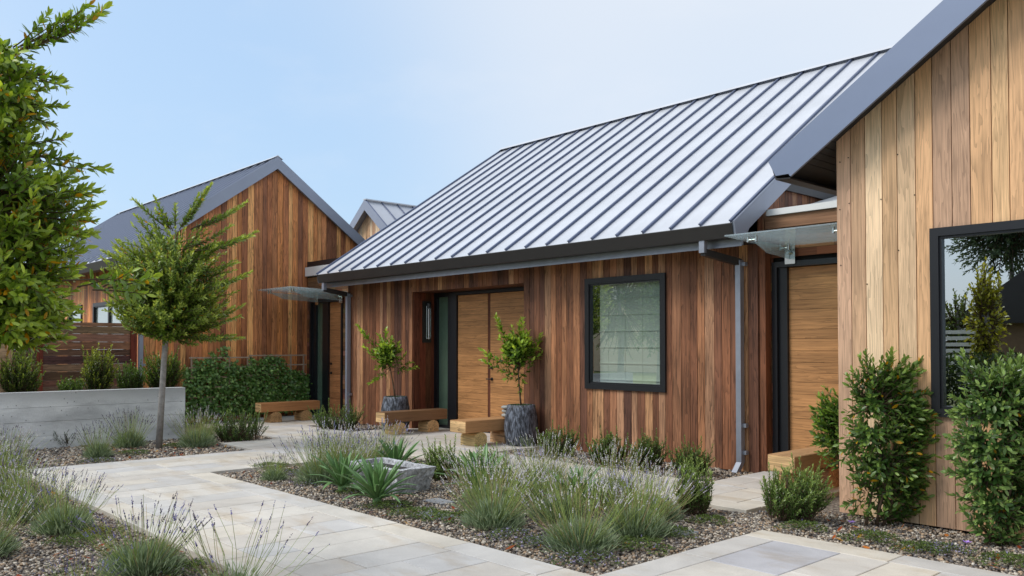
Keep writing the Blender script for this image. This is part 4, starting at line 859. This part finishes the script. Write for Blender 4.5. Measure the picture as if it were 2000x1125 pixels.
c = (-4.8, 6.8); olive('upright dwarf olive between the lavender and the right hand path', c, Fp(c), (1352, 945), 42, 52, 150, [(1340, 898), (1350, 890), (1360, 895), (1380, 905), (1335, 910), (1370, 900)])
c = (-8.1, 6.35); olive('dwarf olive growing behind the right end of the stone trough', c, Fp(c), (858, 900), 46, 38, 110, [(825, 865), (870, 850), (835, 855), (890, 850), (812, 895), (850, 858), (880, 862)])
c = (-7.3, 6.75); olive('dwarf olive between the trough and the right planter', c, Fp(c), (950, 905), 50, 40, 110, [(930, 870), (970, 865)])
DW = (lin(72, 102, 52), lin(140, 166, 86))
for lb, px, py, hw, hh in (('dwarf shrub against the main house right beside the right planter', 1092, 858, 44, 30), ('dwarf shrub below the left edge of the main window', 1186, 872, 44, 32), ('dwarf shrub below the right edge of the main window', 1265, 880, 40, 34), ('dwarf shrub nearest the pale galvanised downpipe', 1350, 893, 46, 32), ('wide dwarf shrub at the left corner of the main house', 660, 812, 58, 26), ('low shrub bed in front of the vine trellis', 468, 828, 62, 32)):
    p = gp(px, py+hh*.95); F = Fp(p); shrub(lb, p, F, (px, py), hw, hh, hw*F/FPX*.7, 150, None, .048, .018, .0085, *DW, False, [(px-hw, py-hh*.7), (px+hw*.9, py-hh*.8), (px-hw*.3, py-hh*1.25), (px+hw*.4, py-hh*1.2)], 0, 'dwarf_shrub', 'dwarf shrubs at the house foot', 50, .15, True)
# clipped laurels behind the concrete wall
for lb, px, py, hw, hh, x, tp in (('clipped laurel behind the wall at the far left', 38, 728, 50, 44, -15.9, lin(150, 168, 70)), ('clipped laurel with lime green top in front of the dark fence', 192, 722, 38, 46, -16.4, lin(176, 186, 70)), ('small laurel sprig left of the lime topped laurel', 140, 752, 24, 14, -16.2, lin(110, 136, 60)), ('clipped laurel behind the young tree trunk', 318, 722, 44, 42, -16.6, lin(130, 156, 60)), ('loose laurel beside the rusty fence post', 255, 735, 30, 28, -16.5, lin(110, 140, 60))):
    r = (px-1000)/FPX; F = x/(cs*r-sn); p = at(px, py, F); shrub(lb, (p.x, p.y), F, (px, py), hw, hh, .3, int(190*hw/40), None, .07, .028, .014, lin(60, 86, 42), tp, False, [(px-hw*.8, py-hh), (px+hw*.7, py-hh*1.05), (px, py-hh*1.1)], 0, group='laurels behind the concrete wall')

# ================================================================== agaves
AGM = plain('agave_leaf', lin(104, 140, 84), .42, 0, .05, 30, .16, 9)
def agave_leaf(ln, wd, droop, nseg=8):
    v, f = [], []
    for i in range(nseg+1):
        t = i/nseg; a = droop*t*t; w_ = wd*.5*(.55+.9*t-.0*t)*(1-t**2.4)**.9 if i < nseg else .001
        x = ln*(t-.12*droop*t**3); z = ln*(.0-.42*droop*t**2.2); th = .010*(1-t)+.001
        v += [(x, -w_, z+w_*.42), (x, -w_*.5, z+w_*.12), (x, 0, z), (x, w_*.5, z+w_*.12), (x, w_, z+w_*.42), (x, w_*.4, z-th*.6), (x, -w_*.4, z-th*.6)]
    for i in range(nseg):
        for k in range(7): a = i*7+k; b = i*7+(k+1) % 7; f.append((a, b, b+7, a+7))
    return mesh('leaf', v, [q[::-1] for q in f], AGM, True)
AL = [agave_leaf(.46, .078, .05), agave_leaf(.5, .085, .2), agave_leaf(.52, .085, .45), agave_leaf(.5, .07, .9)]
def agave(label, x, y, n, sc, tint):
    t = thing('agave', label, 'agave', (x, y, GZ), 'agaves round the stone trough')
    MB().lathe([(.03, -.02), (.05, .03), (.045, .10), (.015, .17)], (x, y, GZ), 10).build('core', AGM, t)
    for i in range(n):
        k = i/n; el = math.radians(84-62*k**1.1+random.uniform(-7, 7)); az = i*2.39996+random.uniform(-.15, .15)
        o = bpy.data.objects.new('leaf', AL[min(3, int(k*3.2+random.uniform(0, .9)))]); COL.objects.link(o); o.parent = t
        o.rotation_euler = (random.uniform(-.15, .15), -el, az); s = sc*random.uniform(.85, 1.1)*(.72+.4*min(1, k*2)); o.scale = (s, s, s); o.location = (.025*math.cos(az), .025*math.sin(az), .07+.06*(1-k)); o.color = (*tint, 1)
agave('bright green agave in front of the stone trough', -7.34, 4.84, 38, .88, (1, 1, 1))
agave('agave at the left end of the stone trough by the lavender', -8.26, 4.98, 36, .82, (1, 1, 1))
agave('dark agave rising behind the stone trough', -8.85, 6.12, 36, .85, (1, 1, 1))
agave('agave half buried in the lavender right of the trough', -7.0, 5.95, 34, .98, (1, 1, 1))
agave('blue green agave deep among the faded lavender', -5.75, 6.15, 28, .8, (1, 1, 1))

# ================================================================== lavender
LV = attr_mat('lavender_flower', .8, .2)
def lavender_proto(seed, nst, h, spread, fcol, dens, nfol):
    rng = np.random.default_rng(seed); V, F_, C = [], [], []
    n = nfol; u = rng.random(n); th = rng.uniform(0, 6.283, n); ph = np.arccos(1-u*.95); d = np.stack([np.sin(ph)*np.cos(th), np.sin(ph)*np.sin(th), np.cos(ph)], 1)
    k = rng.uniform(.25, 1, n)[:, None]; P = d*np.array([spread*.62, spread*.62, h*.36])*k; D = unit(d*np.array([.75, .75, .5])+np.array([0, 0, .75])+rng.normal(0, .22, (n, 3)))
    fol = leaf_geo(P, D, rng.normal(0, 1, (n, 3)), rng.uniform(.06, .13, n), np.full(n, .0078), leaf_cols(n, lin(118, 138, 104), lin(184, 197, 160), k[:, 0]**2, .3, rng=rng), False, .1)
    sv, sf, scol = [], [], []; fv, ff, fc = [], [], []; so_ = 0
    OCT = np.array([(1, 0, 0), (0, 1, 0), (-1, 0, 0), (0, -1, 0), (0, 0, 1.3), (0, 0, -1)], float); OF = np.array([(0, 1, 4), (1, 2, 4), (2, 3, 4), (3, 0, 4), (1, 0, 5), (2, 1, 5), (3, 2, 5), (0, 3, 5)])
    for i in range(nst):
        th = rng.uniform(0, 6.283); q = rng.random()**.6; lean = q*rng.uniform(.55, 1.05); b = np.array([math.cos(th)*q*spread*.35, math.sin(th)*q*spread*.35, h*.12]); ln = h*rng.uniform(.62, 1.0)*(1-.12*q)
        d0 = unit(np.array([math.cos(th)*math.sin(lean), math.sin(th)*math.sin(lean), math.cos(lean)])+rng.normal(0, .10, 3)); d1 = unit(d0+np.array([0, 0, .4*q])+rng.normal(0, .13, 3)); m_ = b+d0*ln*.55; e = m_+d1*ln*.45; r = .0017
        side = unit(np.cross(d0, [0.3, .2, 1])); sd2 = np.cross(d0, side); ring = [side, -.5*side+.87*sd2, -.5*side-.87*sd2]
        o = len(sv)
        for p, rr_ in ((b, r*1.3), (m_, r), (e, r*.8)): sv += [p+x*rr_ for x in ring]
        for a in (0, 3):
            for k2 in range(3): p, q2 = o+a+k2, o+a+(k2+1) % 3; sf += [(p, q2, q2+3), (p, q2+3, p+3)]
        cc = np.array(lin(160, 178, 104) if rng.random() < .82 else lin(186, 170, 130))*rng.uniform(.7, 1.25); scol += [cc]*9
        if rng.random() < dens:
            L2 = rng.uniform(.035, .085); nw = int(L2/.0095); base = np.array(fcol[rng.integers(0, len(fcol))])*rng.uniform(.75, 1.2)
            for w_ in range(nw):
                if rng.random() < .15: continue
                p = e+d1*(w_*.0105-L2*.35); rad = .0060*(1-.45*w_/nw)*rng.uniform(.75, 1.3)
                o2 = len(fv); fv += list(p+OCT*rad+rng.normal(0, .0012, 3)); ff += [tuple(x+o2 for x in t) for t in OF]; fc += [base*rng.uniform(.75, 1.2)]*6
    t = bpy.data.objects.new('lavender', None); COL.objects.link(t); WO[t.name] = Vector((0, 0, 0))
    o = bulk('foliage', fol[0], fol[1], fol[2], SOFT, t, (0, 0, 0)); o['kind'] = 'stuff'
    bulk('flower_stalk', np.array(sv), np.array(sf), np.array(scol), SOFT, t, (0, 0, 0))['kind'] = 'stuff'
    bulk('flower_spike', np.array(fv), np.array(ff), np.array(fc), LV, t, (0, 0, 0))['kind'] = 'stuff'
    return t
PURP = [lin(140, 134, 184), lin(112, 106, 150), lin(170, 166, 210)]; FADE = [lin(206, 203, 200), lin(216, 213, 204), lin(186, 182, 192), lin(200, 196, 206)]; DRY = [lin(92, 86, 100), lin(120, 112, 124), lin(108, 100, 130)]
protos = {'p': lavender_proto(1, 120, .60, .40, PURP+DRY, .9, 2400), 'f': lavender_proto(2, 165, .66, .42, FADE, .9, 2500), 'f2': lavender_proto(12, 140, .70, .46, FADE, .85, 2300), 'f3': lavender_proto(22, 175, .60, .46, FADE+PURP[2:], .9, 2700), 'g': lavender_proto(3, 210, .62, .45, FADE+DRY, .9, 2500), 'g2': lavender_proto(13, 170, .66, .42, FADE+DRY+PURP, .85, 2300), 'd': lavender_proto(4, 130, .62, .36, DRY, .9, 2000), 't': lavender_proto(5, 46, .78, .30, PURP+DRY, .95, 700)}
used = set()
LAVS = [(-5.12, 2.30, 't', .95, 'sparse tall lavender with dark spikes at the bottom edge beside the walk'), (-6.28, 2.14, 'p', 1.0, 'lavender with violet flowers overhanging the near edge of the walk'), (-8.10, 2.08, 'p', .98, 'round lavender left of the violet flowering one along the walk'), (-8.95, 2.0, 'g', .95, 'lavender behind the round one along the left walk edge'), (-9.9, 1.95, 'g2', 1.05, 'silvery lavender below the laurel tree at the left'), (-7.62, 1.38, 'f', .9, 'lavender cut off by the left edge near the bottom'), (-10.9, 2.1, 'g', 1.0, 'silvery lavender at the far corner of the left bed'), (-11.7, 1.9, 'g2', 1.0, 'faded lavender behind the left bed corner under the laurel'),
        (-5.9, 1.62, 'p', .55, 'small lavender with pale violet blooms at the very bottom edge'), (-13.25, 3.86, 'd', .85, 'blue green lavender tuft in front of the concrete wall'), (-14.2, 4.62, 'd', 1.05, 'tall dry lavender against the concrete wall left of the young tree'), (-13.55, 5.45, 'f2', 1.0, 'pale lavender just right of the young tree trunk'), (-14.1, 5.75, 'd', .95, 'lavender at the right end of the concrete wall'), (-12.9, 2.55, 'g', .95, 'lavender left of the dark shrub by the concrete wall'), (-13.7, 2.3, 'd', .95, 'lavender below the concrete wall at the far left'), (-14.1, 6.35, 'd', .8, 'lavender in front of the vine trellis'),
        (-9.55, 4.80, 'd', .62, 'low dark lavender at the left tip of the middle bed'), (-9.05, 5.16, 'g2', 1.12, 'wide lavender left of the agaves'), (-9.45, 5.75, 'g', 1.08, 'lavender behind the wide one towards the cross walk'), (-9.05, 5.6, 'f3', 1.05, 'faded lavender just left of the trough'), (-9.75, 6.5, 'g2', 1.0, 'lavender at the back of the middle bed before the left corner shrub'),
        (-5.72, 5.02, 'f', 1.05, 'pale lavender clump just right of the gravel clearing'), (-4.62, 4.98, 'f2', 1.0, 'foremost pale lavender near the patio corner'), (-4.66, 5.72, 'f3', 1.05, 'tall pale lavender nearest the patio edge'), (-5.6, 5.75, 'f', 1.0, 'faded lavender between the two pale front clumps'), (-6.35, 5.55, 'f2', 1.05, 'faded lavender beside the half buried agave'), (-6.5, 6.3, 'f3', 1.05, 'faded lavender in front of the right planter'), (-5.75, 6.7, 'f', 1.0, 'faded lavender at the path edge below the main window'), (-5.0, 6.35, 'g', 1.0, 'lavender left of the upright dwarf olive'), (-6.9, 6.85, 'f2', .95, 'faded lavender at the back edge of the middle bed')]
for i, (x, y, k, s, lb) in enumerate(LAVS):
    o = protos[k] if k not in used else copy_tree(protos[k]); used.add(k)
    o.location = (x, y, GZ); o.rotation_euler = (0, 0, i*1.7); o.scale = (s*random.uniform(.95, 1.15), s*random.uniform(.95, 1.15), s*random.uniform(.84, 1.0)); tag(o, lb, 'lavender', 'lavender plants')
# dark low shrub between lavenders at the wall
p = gp(120, 868); shrub('small dark shrub among lavender before the concrete wall', p, Fp(p), (118, 850), 32, 20, .25, 70, None, .05, .012, .013, lin(50, 70, 34), lin(88, 108, 50), False, (), 0, 'dwarf_shrub', 'dwarf shrubs at the house foot', 50, .15, True)

# ================================================================== creeping thyme
def thyme_proto(seed, flower, base, tipc):
    rng = np.random.default_rng(seed); n = 900; a = rng.uniform(0, 6.283, n); r = np.sqrt(rng.random(n))*(1+.25*np.sin(a*3+seed)+.15*np.sin(a*7)); P = np.stack([r*np.cos(a)*.2, r*np.sin(a)*.2, .02+.03*(1-r**2).clip(0)+rng.uniform(-.01, .012, n)], 1)
    D = unit(np.stack([rng.normal(0, 1, n), rng.normal(0, 1, n), rng.uniform(.1, 1, n)], 1)); col = leaf_cols(n, base, tipc, rng.random(n), .35, rng=rng); f = rng.random(n) < flower; col[f] = np.array(lin(158, 150, 186))*rng.uniform(.7, 1.2, (f.sum(), 1))
    g_ = leaf_geo(P, D, np.stack([rng.normal(0, .4, n), rng.normal(0, .4, n), np.ones(n)], 1), rng.uniform(.014, .03, n), rng.uniform(.008, .013, n), col, False, .1)
    o = bulk('creeping_thyme', *g_, SOFT, None, (0, 0, 0)); return o
TP = [thyme_proto(1, .25, lin(80, 96, 58), lin(118, 132, 80)), thyme_proto(2, .02, lin(76, 96, 46), lin(124, 140, 70)), thyme_proto(3, .03, lin(118, 124, 48), lin(150, 148, 70))]; tu = set()
TH = [(530, 912, 1, 1.3, 'thyme mat below the low dark lavender'), (612, 944, 0, 1.1, 'lilac flecked thyme below the wide lavender'), (560, 925, 0, 1.0, 'flat thyme mat near the left tip of the middle bed'), (700, 962, 1, 1.0, 'thyme between the two front agaves'), (765, 990, 1, 1.2, 'dark thyme at the foot of the bright green agave'), (815, 1004, 1, 1.25, 'thyme mat in the gravel clearing right of the bright agave'), (872, 1012, 1, 1.2, 'thyme mat left of the pale lavender clump'), (998, 1046, 0, 1.15, 'lilac thyme mat below the pale lavender clump'), (1052, 1062, 0, 1.0, 'thyme mat left of the foremost pale lavender'), (1140, 1092, 0, 1.3, 'lilac thyme mat at the patio corner of the bed'), (1243, 1066, 1, 1.4, 'green thyme mat below the lavender nearest the patio'), (1310, 1042, 1, 1.1, 'thyme mat left of the patio edge'), (1385, 1018, 1, .9, 'small thyme mat by the right hand path tip'),
      (192, 1042, 2, .8, 'yellow green thyme left of the violet flowering lavender'), (150, 1058, 1, 1.0, 'thyme below the round lavender by the walk'), (345, 1112, 1, 1.1, 'thyme mat at the bottom edge beside the walk'), (1565, 1030, 1, 1.0, 'thyme mat in the gravel beyond the patio corner'), (1700, 1052, 1, 1.2, 'thyme mat below the corner laurel'), (1790, 1072, 1, .9, 'small thyme mat beside the patio edge'), (1835, 1074, 0, 1.0, 'lilac thyme mat left of the violet fallen flower'), (1965, 1098, 1, 1.2, 'thyme mat at the bottom right under the tall laurel'), (196, 902, 0, 1.2, 'grey green thyme mound at the foot of the blue green lavender'), (262, 886, 1, 1.2, 'thyme mat left of the young tree'), (345, 872, 1, 1.0, 'thyme mat right of the young tree'), (382, 872, 0, 1.1, 'lilac thyme mat below the pale lavender by the tree')]
for i, (px, py, k, s, lb) in enumerate(TH):
    o = TP[k] if k not in tu else copy_tree(TP[k]); tu.add(k); p = gp(px, py, -.03); o.location = (p.x, p.y, -.035); o.rotation_euler = (0, 0, i*2.1); o.scale = (s, s, 1); tag(o, lb, 'thyme', 'creeping thyme mats')

# ================================================================== the garden side seen only in the window glass
def far_tree(label, x, y, h, rad, n, base, tipc, name='garden_tree', trunk_r=.12, crown0=.3, L_=.22, W_=.09):
    t = thing(name, label, 'tree', (x, y, GZ)); ctr = np.array([x, y, GZ+h*(crown0+1)/2]); r = np.array([rad, rad, h*(1-crown0)/2]); sh = []
    for _ in range(n):
        d = unit(RNG.normal(0, 1, 3)); e = ctr+d*r*RNG.uniform(.4, 1)**.5; sh.append(bend(ctr+(e-ctr)*.35, e, .1, .06))
    foliage('crown', sh, t, (x, y, GZ), L_, W_, .05, base, tipc, LEAF, False, 0, .15, 65, 25, .1, .35, TWIG, .01, False)
    MB().tube([(x, y, GZ), (x+.1, y, h*.4), (x, y+.1, h*.8)], [trunk_r, trunk_r*.7, trunk_r*.25], 8).build('trunk', BARK, t, (x, y, GZ))
far_tree('tall dark gum tree mirrored at the top of the near house window', -10.0, -17.5, 9.0, 2.3, 420, lin(60, 80, 56), lin(108, 124, 84), crown0=.42, L_=.26)
far_tree('yellow green vine covered tree mirrored in the near house window', -7.6, -7.6, 3.9, .5, 260, lin(150, 152, 50), lin(196, 190, 80), crown0=.15, L_=.16)
far_tree('small green tree mirrored beside the yellow green one', -8.9, -9.4, 3.4, .7, 200, lin(84, 104, 44), lin(140, 150, 70), crown0=.2, L_=.14)
far_tree('laurel tree mirrored at the left of the main window', -15.7, .7, 4.6, 1.1, 300, lin(76, 104, 44), lin(140, 164, 76), crown0=.25, L_=.12, W_=.035)
far_tree('leafy tree mirrored at the right of the main window', -17.5, -3.5, 5.6, 1.25, 320, lin(66, 92, 46), lin(124, 148, 70), crown0=.2)
far_tree('broad tree mirrored low in the main window', -24., -15., 6.5, 2.6, 200, lin(76, 100, 46), lin(130, 150, 76), crown0=.15)
PALE = plain('pale_render', lin(206, 184, 158), .8, 0, .1, 20, .05, 2); ph = thing('pale_house', 'pale rendered house mirrored in the main window', 'house', (-33, -22, 0))
MB().box(-42, -26, -30, -22, 0, 4.6).build('wall', PALE, ph); MB().prism([(-42.5, -30.5, 4.6), (-42.5, -21.5, 4.6), (-42.5, -26, 6.6)], (17, 0, 0)).build('roof', GUTT, ph)
shd = thing('garden_shed', 'dark gabled shed mirrored in the near house window', 'shed', (-3, -13, 0)); SHW = plain('shed_board', lin(120, 96, 76), .8, 0, .2, 20, .15, 4)
MB().box(-9.6, -4, -17, -12, 0, 2.3).build('wall', SHW, shd); MB().prism([(-10.0, -17.4, 2.3), (-3.6, -17.4, 2.3), (-6.8, -17.4, 4.6)], (0, 5.8, 0)).build('roof', GUTT, shd)
wf = thing('white_slat_fence', 'white slatted fence mirrored in the near house window', 'fence', (-8, -8.6, 0))
for k in range(11): box('slat', (-13, -8.0, -8.62, -8.6, .25+k*.17, .25+k*.17+.10), WHITE, wf)
for x in (-13, -10.5, -8.1): box('post', (x, x+.1, -8.72, -8.625, 0, 2.2), WHITE, wf)
tag(mk('lawn', [(-60, -60, GZ+.01), (8, -60, GZ+.01), (8, -.6, GZ+.01), (-60, -.6, GZ+.01)], [(0, 1, 2, 3)], plain('dry_lawn', lin(122, 128, 72), .9, 0, .5, 60, .25, 3), None, (-10, -20, GZ+.01)), kind='structure')

def far_hedge(label, x, y, hw, h, n):
    t = thing('garden_hedge', label, 'hedge', (x, y, GZ)); P = np.stack([RNG.uniform(x-hw, x+hw, n), y+RNG.normal(0, .3, n), GZ+RNG.random(n)**.7*h*(.85+.15*np.sin(RNG.uniform(0, 9, n)))], 1); D = unit(RNG.normal(0, 1, (n, 3))+np.array([0, .3, .6])); V, F_, C = leaf_geo(P, D, RNG.normal(0, 1, (n, 3)), RNG.uniform(.08, .16, n), RNG.uniform(.04, .07, n), leaf_cols(n, lin(46, 62, 32), lin(80, 100, 46), RNG.random(n), .4)); o = bulk('foliage', V, F_, C, LEAF, t, (x, y, GZ)); o['kind'] = 'stuff'
far_hedge('low dark hedge mirrored at the bottom of the near house window', -7.4, -6.2, 2.8, 1.5, 9000)
